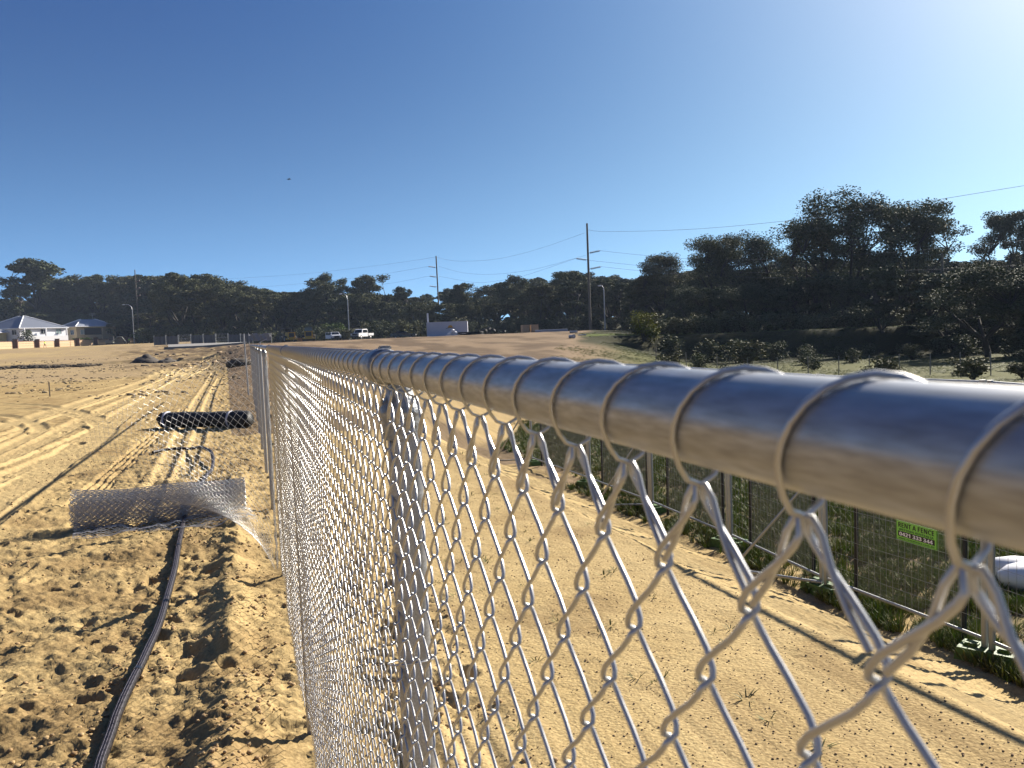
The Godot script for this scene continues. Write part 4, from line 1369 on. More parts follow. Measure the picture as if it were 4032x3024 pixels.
# ---------------------------------------------------------------- poles and wires
func build_poles() -> void:
	var timber := mat("pole_timber", 0.20, 0.175, 0.13, 0.9)
	grain(timber, noise_tex(0.03, 4, Color(0.7, 0.7, 0.7), Color(1, 1, 1), 256, 51), 1.5)
	var brown := mat("insulator", 0.10, 0.06, 0.045, 0.5)
	var steel := mat("lamp_steel", 0.36, 0.37, 0.38, 0.45, 0.6)
	var poles := [
		["tallest timber power pole with three insulator arms standing behind the mound", 2326, 162.0, 2311, 880, 0.26, [[2365, 987], [2267, 1018], [2368, 1050]]],
		["slimmer timber power pole with insulators on one side behind the site container", 1734, 236.0, 1717, 1008, 0.24, [[1685, 1049], [1690, 1087], [1690, 1126]]],
		["grey power pole with three short arms before the forested hill", 549, 262.0, 531, 1062, 0.2, [[552, 1105], [553, 1133], [554, 1162]]],
		["dark power pole standing in the shade of the biggest gum trees", 3714, 92.0, 3709, 1000, 0.17, []],
		["short dark pole behind the yellow-green bush", 2567, 95.0, 2566, 1255, 0.12, []],
	]
	for q in poles:
		var b := gp(q[1], q[2])
		var t: Vector3 = EYE + ray(q[3], q[4]) * float(q[2])
		var o := thing("power_pole", q[0], "power pole", b)
		var m := MB.new()
		var l := t - b
		m.tube(PackedVector3Array([Vector3(0, -0.5, 0), l * 0.33, l * 0.66, l]), q[5], 12, true, q[5] * 0.68)
		part("pole", m, timber, o)
		for a in q[6]:
			var e: Vector3 = EYE + ray(a[0], a[1]) * float(q[2]) - b
			var s := l * ((e.y - 0.4) / l.y)
			var im := MB.new()
			im.bar(s, e, 0.04, 6)
			for k in 9: im.lathe([Vector2(0.05, -0.06), Vector2(0.2, -0.04), Vector2(0.2, 0.04), Vector2(0.05, 0.06)], 8, Transform3D(Basis(Quaternion(Vector3.UP, (e - s).normalized())), s.lerp(e, 0.2 + k * 0.085)))
			part("insulator", im, brown, o)
	var lights := [[528, 250.0, 487, 1200, "curved-arm street light before the forested hill"], [1376, 192.0, 1342, 1158, "curved-arm street light standing between the two white trucks"], [2384, 150.0, 2362, 1126, "pale street light pole beside the tallest power pole"]]
	for q in lights:
		var b := gp(q[0], q[1])
		var t: Vector3 = EYE + ray(q[2], q[3]) * float(q[1]) - b
		var o := thing("street_light", q[4], "street light", b)
		var m := MB.new()
		m.tube(PackedVector3Array([Vector3(0, -0.3, 0), Vector3(0, t.y * 0.5, 0), Vector3(0, t.y * 0.86, 0), Vector3(t.x * 0.12, t.y * 0.95, t.z * 0.12), Vector3(t.x * 0.45, t.y, t.z * 0.45), t]), 0.12, 10, true, 0.06)
		part("pole", m, steel, o)
		var hd := MB.new()
		hd.ball(t + Vector3(0, 0.02, 0), Vector3(0.42, 0.12, 0.2), 10)
		part("lamp_head", hd, mat("lamp_shell", 0.6, 0.6, 0.6, 0.4), o)
	var cable := mat("cable", 0.05, 0.055, 0.06, 0.6)
	var runs := [
		["highest power line running from the tallest pole out over the big gum trees", [2312, 905, 160, 2400, 912, 145, 2737, 902, 118, 3215, 857, 92, 3524, 813, 82, 4032, 731, 72, 4300, 690, 68]],
		["power line from the tallest pole's uppermost arm into the gum trees", [2365, 987, 162, 2500, 1002, 150, 2710, 1019, 136, 3000, 1022, 116, 3430, 999, 102, 3746, 974, 94, 4100, 940, 86]],
		["power line from the tallest pole's middle into the gum trees", [2320, 1025, 162, 2500, 1044, 150, 2710, 1062, 136, 3100, 1075, 114, 3700, 1060, 94, 4100, 1040, 86]],
		["power line from the tallest pole's lowest arm into the gum trees", [2368, 1050, 162, 2500, 1064, 150, 2700, 1080, 138, 3100, 1094, 114, 3700, 1085, 94]],
		["topmost power line slung between the tallest and the slimmer pole", [2302, 917, 162, 2108, 984, 178, 1946, 1021, 196, 1803, 1028, 220, 1722, 1014, 236]],
		["second power line slung between the tallest and the slimmer pole", [2306, 1005, 162, 2104, 1060, 178, 1938, 1080, 196, 1824, 1074, 218, 1728, 1049, 236]],
		["third power line slung between the tallest and the slimmer pole", [2267, 1018, 162, 2056, 1088, 182, 1958, 1106, 196, 1868, 1112, 212, 1730, 1088, 236]],
		["highest power line running from the slimmer pole towards the forested hill", [1716, 1012, 236, 1560, 1036, 244, 1350, 1062, 252, 1150, 1082, 258, 900, 1098, 264]],
		["middle power line running from the slimmer pole towards the forested hill", [1685, 1049, 236, 1560, 1071, 244, 1350, 1100, 252, 1150, 1120, 258, 900, 1140, 264]],
		["lowest power line running from the slimmer pole towards the forested hill", [1690, 1087, 236, 1560, 1112, 244, 1350, 1142, 252]],
	]
	for r in runs:
		var q: Array = r[1]
		var w := PackedVector3Array()
		for i in range(0, q.size(), 3): w.append(EYE + ray(q[i], q[i + 1]) * float(q[i + 2]))
		var pts := PackedVector3Array()
		for i in w.size() - 1:
			for j in 8: pts.append(w[i].cubic_interpolate(w[i + 1], w[maxi(i - 1, 0)], w[mini(i + 2, w.size() - 1)], j / 8.0))
		pts.append(w[w.size() - 1])
		var m := MB.new()
		m.tube(pts, 0.019, 4, false)
		solo("power_line", m, cable, r[0], "power line")
	# a bird high over the site
	var bp := EYE + ray(1137, 706) * 62.0
	var bird := MB.new()
	bird.ball(Vector3.ZERO, Vector3(0.12, 0.035, 0.035), 8)
	bird.ball(Vector3(0.13, 0.01, 0), Vector3(0.035, 0.028, 0.028), 6)
	for s in [-1.0, 1.0]:
		bird.tri(Vector3(0.07, 0.01, s * 0.02), Vector3(-0.05, 0.01, s * 0.02), Vector3(0.02, 0.06, s * 0.2))
		bird.tri(Vector3(0.05, 0.035, s * 0.12), Vector3(0.0, 0.03, s * 0.12), Vector3(-0.06, 0.02, s * 0.33))
	bird.tri(Vector3(-0.1, 0, 0.0), Vector3(-0.2, 0, -0.04), Vector3(-0.2, 0, 0.04))
	solo("flying_bird", bird, mat("bird_dark", 0.03, 0.03, 0.032, 0.8), "small dark bird gliding in the clear blue sky", "bird", bp, 0.2)

# ---------------------------------------------------------------- houses behind the boundary wall
func house(called: String, label: String, at: Vector3, turn: float, l: float, w: float, hw: float, hr: float, wall: Material, roof: Material, storeys: int) -> Node3D:
	var o := thing(called, label, "house", at, turn)
	var b := MB.new()
	b.box(Vector3(-l / 2, -0.6, -w / 2), Vector3(l / 2, hw, w / 2))
	part("wall", b, wall, o)
	var r := MB.new()
	var e := 0.6
	var run := minf(l, w) / 2
	var x1 := l / 2 + e
	var z1 := w / 2 + e
	var rx := maxf(0.2, l / 2 - run)
	var rz := maxf(0.2, w / 2 - run)
	var top := [Vector3(-rx, hw + hr, -rz), Vector3(rx, hw + hr, -rz), Vector3(rx, hw + hr, rz), Vector3(-rx, hw + hr, rz)]
	var low := [Vector3(-x1, hw + 0.02, -z1), Vector3(x1, hw + 0.02, -z1), Vector3(x1, hw + 0.02, z1), Vector3(-x1, hw + 0.02, z1)]
	r.hexa(low + top)
	var rf := part("roof", r, roof, o)
	var cap := mat("ridge_white", 0.62, 0.63, 0.64, 0.6)
	for k in 4:
		var ri := MB.new()
		ri.bar(low[k] + Vector3(0, 0.05, 0), top[k] + Vector3(0, 0.05, 0), 0.18, 6)
		part("ridge_cap", ri, cap, rf)
	var gu := MB.new()
	for k in 4: gu.bar(low[k], low[(k + 1) % 4], 0.11, 6)
	part("gutter", gu, cap, o)
	# windows on the two faces towards the site
	var frame := mat("window_frame", 0.5, 0.5, 0.48, 0.5)
	for f in 2:
		var span := l if f == 0 else w
		var n := int(span / 4.2)
		for s in storeys:
			for k in n:
				var u := -span / 2 + span * (k + 0.5) / n
				var y := hw * (s + 0.55) / storeys - 0.6
				var xf := Transform3D(Basis(), Vector3(u, y, w / 2)) if f == 0 else Transform3D(Basis(Vector3.UP, PI / 2), Vector3(l / 2, y, -u))
				var fm := MB.new()
				for q in [[-1.0, -0.08, 1.0, 0.0], [-1.0, 1.4, 1.0, 1.48], [-1.0, 0.0, -0.93, 1.4], [0.93, 0.0, 1.0, 1.4], [-0.04, 0.0, 0.04, 1.4]]:
					fm.box(Vector3(q[0], q[1], 0.003), Vector3(q[2], q[3], 0.09), xf)
				var wn := part("window", fm, frame, o)
				var pn := MB.new()
				pn.box(Vector3(-0.93, 0, 0.004), Vector3(0.93, 1.4, 0.03), xf)
				part("pane", pn, mat("dark_glass", 0.012, 0.014, 0.016, 0.08) if (k + s) % 3 else mat("curtain_glass", 0.25, 0.33, 0.33, 0.12), wn)
	return o

func build_houses() -> void:
	var white := mat("white_render", 0.62, 0.63, 0.66, 0.85)
	var cream := mat("cream_render", 0.40, 0.33, 0.21, 0.85)
	var metal := mat("roof_metal", 0.26, 0.28, 0.33, 0.45, 0.3)
	var blue := mat("roof_blue_grey", 0.15, 0.165, 0.2, 0.5, 0.2)
	var a := gp(92, 268)
	var h := house("white_house", "big two-storey white house with blue-grey hip roof behind the boundary wall", a, -0.70, 18, 16, 5.2, 4.0, white, blue, 2)
	var bal := MB.new()
	bal.box(Vector3(9.05, 0.6, -7.6), Vector3(10.3, 2.9, 7.6))
	part("balcony", bal, white, h)
	for k in 3:
		var col := MB.new()
		col.cbox(Vector3(9.9, 2.9, -7.5 + k * 7.3), Vector3(10.3, 5.15, -7.1 + k * 7.3), 0.03)
		part("column", col, white, h)
	var b := gp(350, 288)
	h = house("cream_house", "low cream house with grey hip roof and dark veranda behind the boundary wall", b, -0.85, 9, 14, 4.2, 2.5, cream, metal, 1)
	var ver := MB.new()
	ver.box(Vector3(4.52, 0.7, -1.8), Vector3(4.6, 3.7, 4.2))  # dark slab on the wall face, painting in the shade inside the veranda
	part("veranda_shade_slab", ver, mat("dark_trim_and_shade", 0.02, 0.02, 0.022, 0.5), h)
	var post := MB.new()
	post.cbox(Vector3(4.62, -0.3, -2.2), Vector3(5.0, 4.1, -1.8), 0.03)
	part("veranda_post", post, cream, h)
	var rail := MB.new()
	rail.cbox(Vector3(4.62, 0.7, -1.8), Vector3(4.8, 1.5, 4.2), 0.03)
	part("veranda_rail", rail, cream, h)
	var ant := thing("tv_aerial", "pale roof aerial above the cream house", "aerial", b + Vector3(1.5, 6.4, 0), 0.3)
	var mast := MB.new()
	mast.bar(Vector3(0, -0.4, 0), Vector3(0, 2.2, 0), 0.05)
	part("mast", mast, mat("lamp_steel", 0.36, 0.37, 0.38, 0.45, 0.6), ant)
	var arm := MB.new()
	for y in [1.7, 2.1]: arm.bar(Vector3(-1.0, y, 0), Vector3(1.0, y, 0), 0.045)
	for k in 6: arm.bar(Vector3(-0.9 + k * 0.36, 2.1, -0.4), Vector3(-0.9 + k * 0.36, 2.1, 0.4), 0.03)
	part("elements", arm, mats["lamp_steel"], ant)
	var c := gp(-66, 256)
	h = house("yellow_house", "edge of a pale yellow house reaching into view beside the white one", c, -0.6, 9, 8, 4.6, 2.0, mat("yellow_render", 0.46, 0.42, 0.22, 0.85), metal, 1)

	# boundary wall with brick piers
	var brick := mat("pier_brick", 0.16, 0.085, 0.055, 0.9)
	grain(brick, noise_tex(0.06, 3, Color(0.65, 0.62, 0.6), Color(1, 1, 1), 256, 61), 0.8)
	var infill := mat("wall_tan", 0.42, 0.29, 0.17, 0.9)
	var bw := thing("boundary_wall", "tan boundary wall with brown brick piers in front of the houses", "wall", gp(60, 212))
	var o := bw.position
	var piers := [-60.0, 60.0, 146.0, 225.0, 305.0, 377.0, 496.0, 576.0]
	for i in piers.size():
		var p := gp(piers[i], lerpf(212.0, 272.0, (piers[i] - 60.0) / 516.0)) - o
		var m := MB.new()
		m.cbox(p + Vector3(-0.52, -0.5, -0.4), p + Vector3(0.52, 2.2, 0.4), 0.04)
		var pr := part("pier", m, brick, bw)
		var cp := MB.new()
		cp.cbox(p + Vector3(-0.6, 2.2, -0.48), p + Vector3(0.6, 2.32, 0.48), 0.03)
		part("cap", cp, brick, pr)
		if i < piers.size() - 1:
			var q := gp(piers[i + 1], lerpf(212.0, 272.0, (piers[i + 1] - 60.0) / 516.0)) - o
			var pn := MB.new()
			for part_y in [[-0.4, 0.62], [0.66, 1.22], [1.26, 1.7]]:
				pn.hexa([p + Vector3(0.4, part_y[0], -0.12), q + Vector3(-0.4, part_y[0], -0.12), q + Vector3(-0.4, part_y[0], 0.12), p + Vector3(0.4, part_y[0], 0.12),
					p + Vector3(0.4, part_y[1], -0.12), q + Vector3(-0.4, part_y[1], -0.12), q + Vector3(-0.4, part_y[1], 0.12), p + Vector3(0.4, part_y[1], 0.12)])
			part("panel", pn, infill, bw)
			var cop := MB.new()
			cop.hexa([p + Vector3(0.5, 1.72, -0.2), q + Vector3(-0.5, 1.72, -0.2), q + Vector3(-0.5, 1.72, 0.2), p + Vector3(0.5, 1.72, 0.2), p + Vector3(0.5, 1.86, -0.2), q + Vector3(-0.5, 1.86, -0.2), q + Vector3(-0.5, 1.86, 0.2), p + Vector3(0.5, 1.86, 0.2)])
			part("coping", cop, brick, bw)

# ---------------------------------------------------------------- people
func smin(a: float, b: float, k: float) -> float:
	var h := clampf(0.5 + 0.5 * (b - a) / k, 0.0, 1.0)
	return lerpf(b, a, h) - k * h * (1.0 - h)

func body_mesh(bones: Array, cell: float, paint: Callable) -> ArrayMesh:   # surface nets round tapered bones
	var lo := Vector3(9, 9, 9)
	var hi := -lo
	for b in bones:
		for k in 2:
			lo = lo.min(b[k] - Vector3.ONE * (b[2 + k] + cell * 2.0))
			hi = hi.max(b[k] + Vector3.ONE * (b[2 + k] + cell * 2.0))
	var n := Vector3i(((hi - lo) / cell).ceil()) + Vector3i.ONE
	var f := PackedFloat32Array()
	f.resize(n.x * n.y * n.z)
	f.fill(9.0)
	for b in bones:
		var ab: Vector3 = b[1] - b[0]
		var sq: Vector3 = b[4] if b.size() > 4 else Vector3.ONE
		var reach := Vector3.ONE * (maxf(b[2], b[3]) * 1.4 + cell * 2.0 + 0.01)
		var c0 := Vector3i((((b[0] as Vector3).min(b[1]) - reach - lo) / cell).floor()).clamp(Vector3i.ZERO, n)
		var c1 := Vector3i((((b[0] as Vector3).max(b[1]) + reach - lo) / cell).ceil()).clamp(Vector3i.ZERO, n)
		for z in range(c0.z, c1.z):
			for y in range(c0.y, c1.y):
				for x in range(c0.x, c1.x):
					var p := lo + Vector3(x, y, z) * cell
					var t := clampf((p - b[0]).dot(ab) / ab.length_squared(), 0.0, 1.0)
					var q: Vector3 = (p - (b[0] + ab * t)) / sq
					var k := (z * n.y + y) * n.x + x
					f[k] = smin(f[k], q.length() - lerpf(b[2], b[3], t), 0.03)
	var st := MB.new()
	var at := {}
	var cr := [[0, 1], [0, 2], [0, 4], [1, 3], [1, 5], [2, 3], [2, 6], [3, 7], [4, 5], [4, 6], [5, 7], [6, 7]]
	for z in n.z - 1:
		for y in n.y - 1:
			for x in n.x - 1:
				var c := []
				var neg := 0
				for k in 8:
					var q := f[((z + (k >> 2)) * n.y + y + ((k >> 1) & 1)) * n.x + x + (k & 1)]
					c.append(q)
					if q < 0.0: neg += 1
				if neg == 0 or neg == 8: continue
				var s := Vector3.ZERO
				var m := 0
				for e in cr:
					if (c[e[0]] < 0.0) != (c[e[1]] < 0.0):
						var t: float = c[e[0]] / (c[e[0]] - c[e[1]])
						var a := Vector3(e[0] & 1, (e[0] >> 1) & 1, e[0] >> 2)
						var b := Vector3(e[1] & 1, (e[1] >> 1) & 1, e[1] >> 2)
						s += a.lerp(b, t)
						m += 1
				var p := lo + (Vector3(x, y, z) + s / m) * cell
				var g := Vector3(c[1] - c[0] + c[7] - c[6], c[2] - c[0] + c[7] - c[5], c[4] - c[0] + c[7] - c[3]).normalized()
				st.col = paint.call(p)
				at[Vector3i(x, y, z)] = st.vert(p, g)
	for key in at:
		var k: Vector3i = key
		for ax in 3:
			var d := Vector3i.ZERO
			d[ax] = 1
			var u := Vector3i.ZERO
			u[(ax + 1) % 3] = 1
			var v := Vector3i.ZERO
			v[(ax + 2) % 3] = 1
			if k[(ax + 1) % 3] < 1 or k[(ax + 2) % 3] < 1: continue
			var a := f[(k.z * n.y + k.y) * n.x + k.x]
			var k2 := k + d
			var b := f[(k2.z * n.y + k2.y) * n.x + k2.x]
			if (a < 0.0) == (b < 0.0): continue
			var q := [at.get(k), at.get(k - u), at.get(k - u - v), at.get(k - v)]
			if null in q: continue
			for i in ([0, 1, 2, 0, 2, 3] if a > b else [0, 2, 1, 0, 3, 2]): st.ix.append(q[i])
	return st.mesh()

func hand_bones(w: Vector3, dir: Vector3, out: Vector3) -> Array:
	var r := []
	var side := dir.cross(out).normalized()
	r.append([w, w + dir * 0.08, 0.026, 0.03])
	for k in 4:
		var b := w + dir * 0.085 + side * (k - 1.5) * 0.019
		var m := b + dir * (0.035 + 0.006 * (1 if k in [1, 2] else 0)) + out * 0.006
		r.append([b, m, 0.009, 0.0085])
		r.append([m, m + dir * 0.028 + out * 0.018, 0.0085, 0.008])
	r.append([w + dir * 0.025 + side * 0.025, w + dir * 0.06 + side * 0.05, 0.011, 0.010])
	r.append([w + dir * 0.06 + side * 0.05, w + dir * 0.085 + side * 0.052 + out * 0.012, 0.010, 0.009])
	return r

func build_people() -> void:
	var skin := Color(0.36, 0.22, 0.15)
	var vest := Color(0.50, 0.72, 0.05)
	var navy := Color(0.012, 0.014, 0.022)
	var people := [
		[175.0, 221.0, 1.2, 0.18, "worker in lime vest and dark trousers walking along the boundary wall"],
		[508.0, 258.0, -0.5, 0.05, "worker in lime vest and dark trousers standing by the shrub at the wall's end"]]
	for q in people:
		var s: float = q[3]
		var bones := [
			[Vector3(0, 0.98, 0), Vector3(0, 1.18, 0.01), 0.125, 0.12, Vector3(1.25, 1, 0.85)], [Vector3(0, 1.18, 0.01), Vector3(0, 1.40, 0.0), 0.13, 0.125, Vector3(1.35, 1, 0.85)],
			[Vector3(-0.15, 1.42, 0), Vector3(0.15, 1.42, 0), 0.07, 0.07], [Vector3(0, 1.44, 0), Vector3(0, 1.56, 0.02), 0.058, 0.052],
			[Vector3(0, 1.60, 0.02), Vector3(0, 1.69, 0.015), 0.082, 0.092], [Vector3(0, 1.575, 0.075), Vector3(0, 1.60, 0.08), 0.035, 0.04], [Vector3(0, 1.64, 0.10), Vector3(0, 1.615, 0.122), 0.012, 0.015],
			[Vector3(-0.094, 1.65, 0.01), Vector3(-0.094, 1.62, 0.012), 0.018, 0.014], [Vector3(0.094, 1.65, 0.01), Vector3(0.094, 1.62, 0.012), 0.018, 0.014]]
		for d in [-1.0, 1.0]:
			bones.append([Vector3(0.09 * d, 0.95, 0), Vector3(0.10 * d, 0.52, s * d + 0.02), 0.092, 0.066])
			bones.append([Vector3(0.10 * d, 0.52, s * d + 0.02), Vector3(0.10 * d, 0.10, s * d * 1.5 - 0.02), 0.062, 0.045])
			bones.append([Vector3(0.10 * d, 0.05, s * d * 1.5 - 0.05), Vector3(0.105 * d, 0.045, s * d * 1.5 + 0.16), 0.05, 0.042])
			var el := Vector3(0.26 * d, 1.14, -s * d * 0.8)
			var wr := Vector3(0.25 * d, 0.90, 0.12 - s * d * 0.6)
			bones.append([Vector3(0.20 * d, 1.41, 0), el, 0.056, 0.044])
			bones.append([el, wr, 0.042, 0.030])
			bones.append_array(hand_bones(wr, (wr - el).normalized(), Vector3(-d, 0, 0)))
		var paint := func(p: Vector3) -> Color:
			if p.y > 1.50: return skin
			if p.y < 0.11: return Color(0.03, 0.02, 0.015)
			if absf(p.x) > 0.2 and p.y < 1.24: return skin
			if p.y < 0.93: return navy
			return Color(0.55, 0.55, 0.55) if absf(p.y - 1.08) < 0.025 else vest
		var at := gp(q[0], q[1])
		var o := thing("person", q[4], "person", at, q[2])
		part("body", body_mesh(bones, 0.024, paint), vmat("clothing", 0.85), o)
		var hat := MB.new()
		hat.ball(Vector3(0, 1.72, 0.01), Vector3(0.108, 0.085, 0.125), 14)
		hat.lathe([Vector2(0.10, 1.71), Vector2(0.155, 1.705), Vector2(0.155, 1.715), Vector2(0.10, 1.725)], 14)
		part("hard_hat", hat, mat("hat_white", 0.7, 0.7, 0.68, 0.4), o)

# ---------------------------------------------------------------- trees
func leaf_cloud(m: MB, at: Vector3, rad: Vector3, count: int, size: float, base: Color) -> void:
	for i in count:
		var d := Vector3(rng.randfn(), rng.randfn(), rng.randfn()).normalized() * pow(rng.randf(), 0.42)
		var p := at + d * rad
		var a := rng.randf() * TAU
		var u := Vector3(cos(a), rng.randf_range(-0.9, 0.25), sin(a)).normalized()
		var w := u.cross(Vector3(rng.randf_range(-1, 1), rng.randf_range(-1, 1), rng.randf_range(-1, 1))).normalized()
		var s := size * rng.randf_range(0.6, 1.3)
		m.col = base * rng.randf_range(0.65, 1.4)
		m.quad(p - u * s * 0.5 - w * s * 0.12, p - w * s * 0.28, p + u * s * 0.5 + w * s * 0.05, p + w * s * 0.28)

# a gum about 14 m tall; wide: crown half width; low: where the crown starts
func gum(sd: int, wide: float, low: float, clumps: int, per: int, size: float, base: Color) -> Array:
	rng.seed = sd
	var wood := MB.new()
	var leaf := MB.new()
	var h := 14.0
	var fork := Vector3(rng.randf_range(-0.5, 0.5), h * low * 0.8, rng.randf_range(-0.5, 0.5))
	wood.tube(PackedVector3Array([Vector3(0, -0.4, 0), Vector3(0.08, h * low * 0.3, 0.05), fork]), 0.34, 9, true, 0.24)
	var limbs := []
	for k in 5:
		var a := TAU * k / 5.0 + rng.randf_range(-0.4, 0.4)
		var out := Vector3(cos(a), 0, sin(a)) * wide * rng.randf_range(0.35, 0.6)
		var e := Vector3(out.x, h * rng.randf_range(low + 0.15, 0.72), out.z)
		var md := fork.lerp(e, 0.5) + Vector3(0, -0.3, 0)
		wood.tube(PackedVector3Array([fork, md, e]), 0.2, 7, false, 0.10)
		limbs.append(e)
	for k in clumps:
		var a := rng.randf() * TAU
		var rr := sqrt(rng.randf())
		var y := lerpf(low + 0.08, 0.93, pow(rng.randf(), 0.75))
		var round_off := sqrt(maxf(0.05, 1.0 - pow(clampf((y - 0.55) / 0.42, 0.0, 1.0), 2.0)))
		var c := Vector3(cos(a) * rr * wide * round_off * 0.8, y * h, sin(a) * rr * wide * round_off * 0.8)
		var best: Vector3 = limbs[0]
		for e in limbs:
			if c.distance_squared_to(e) < c.distance_squared_to(best): best = e
		wood.tube(PackedVector3Array([best, best.lerp(c, 0.5) + Vector3(0, -0.2, 0), c]), 0.085, 5, false, 0.02)
		var r := wide * rng.randf_range(0.22, 0.36)
		for j in 3:
			var tw := c + Vector3(rng.randf_range(-1, 1), rng.randf_range(-0.2, 0.6), rng.randf_range(-1, 1)) * r * 0.9
			wood.tube(PackedVector3Array([c, tw]), 0.03, 4, false, 0.01)
			leaf_cloud(leaf, c.lerp(tw, 0.6), Vector3(r * 0.62, r * 0.42, r * 0.62), per / 3, size, base * rng.randf_range(0.8, 1.2))
	return [wood.mesh(), leaf.mesh()]

func shrub(sd: int, clumps: int, per: int, size: float, base: Color) -> Array:   # about 3 m wide and tall
	rng.seed = sd
	var wood := MB.new()
	var leaf := MB.new()
	for k in clumps:
		var a := rng.randf() * TAU
		var c := Vector3(cos(a) * rng.randf() * 1.2, rng.randf_range(0.4, 2.3), sin(a) * rng.randf() * 1.2)
		wood.tube(PackedVector3Array([Vector3(0, -0.1, 0), c * Vector3(0.4, 0.5, 0.4), c]), 0.05, 5, false, 0.015)
		leaf_cloud(leaf, c, Vector3(0.75, 0.6, 0.75), per, size, base * rng.randf_range(0.75, 1.2))
	return [wood.mesh(), leaf.mesh()]

func plant(called: String, label: String, category: String, kind: Array, at: Vector3, tall: float, wide: float, group: String, tint := Color(1, 1, 1)) -> void:
	var o := thing(called, label, category, at, rng.randf() * TAU, group)
	o.scale = Vector3(wide, tall, wide)
	part("trunk" if category == "tree" else "stem", kind[0], mat("bark", 0.055, 0.045, 0.036, 0.9), o)
	part("crown" if category == "tree" else "foliage", kind[1], mats["leaf"], o)

func skyline(px: float) -> float:
	var s := [-400, 1200, 0, 1175, 60, 1165, 150, 1185, 230, 1125, 300, 1105, 420, 1092, 520, 1080, 600, 1064, 720, 1080, 850, 1108, 980, 1122, 1080, 1140, 1140, 1155, 1220, 1150, 1400, 1150, 1550, 1160, 1660, 1170, 1720, 1150, 1830, 1145, 1880, 1170, 1950, 1140, 2060, 1110, 2150, 1110, 2250, 1085, 2400, 1090, 2500, 1075, 2600, 1060, 2730, 1045, 3050, 1020, 3130, 1000, 3200, 985, 3700, 985, 3800, 1000, 4032, 985, 4500, 985]
	for i in range(0, s.size() - 2, 2):
		if px <= s[i + 2]: return lerpf(s[i + 1], s[i + 3], clampf((px - s[i]) / (s[i + 2] - s[i]), 0.0, 1.0))
	return 985.0

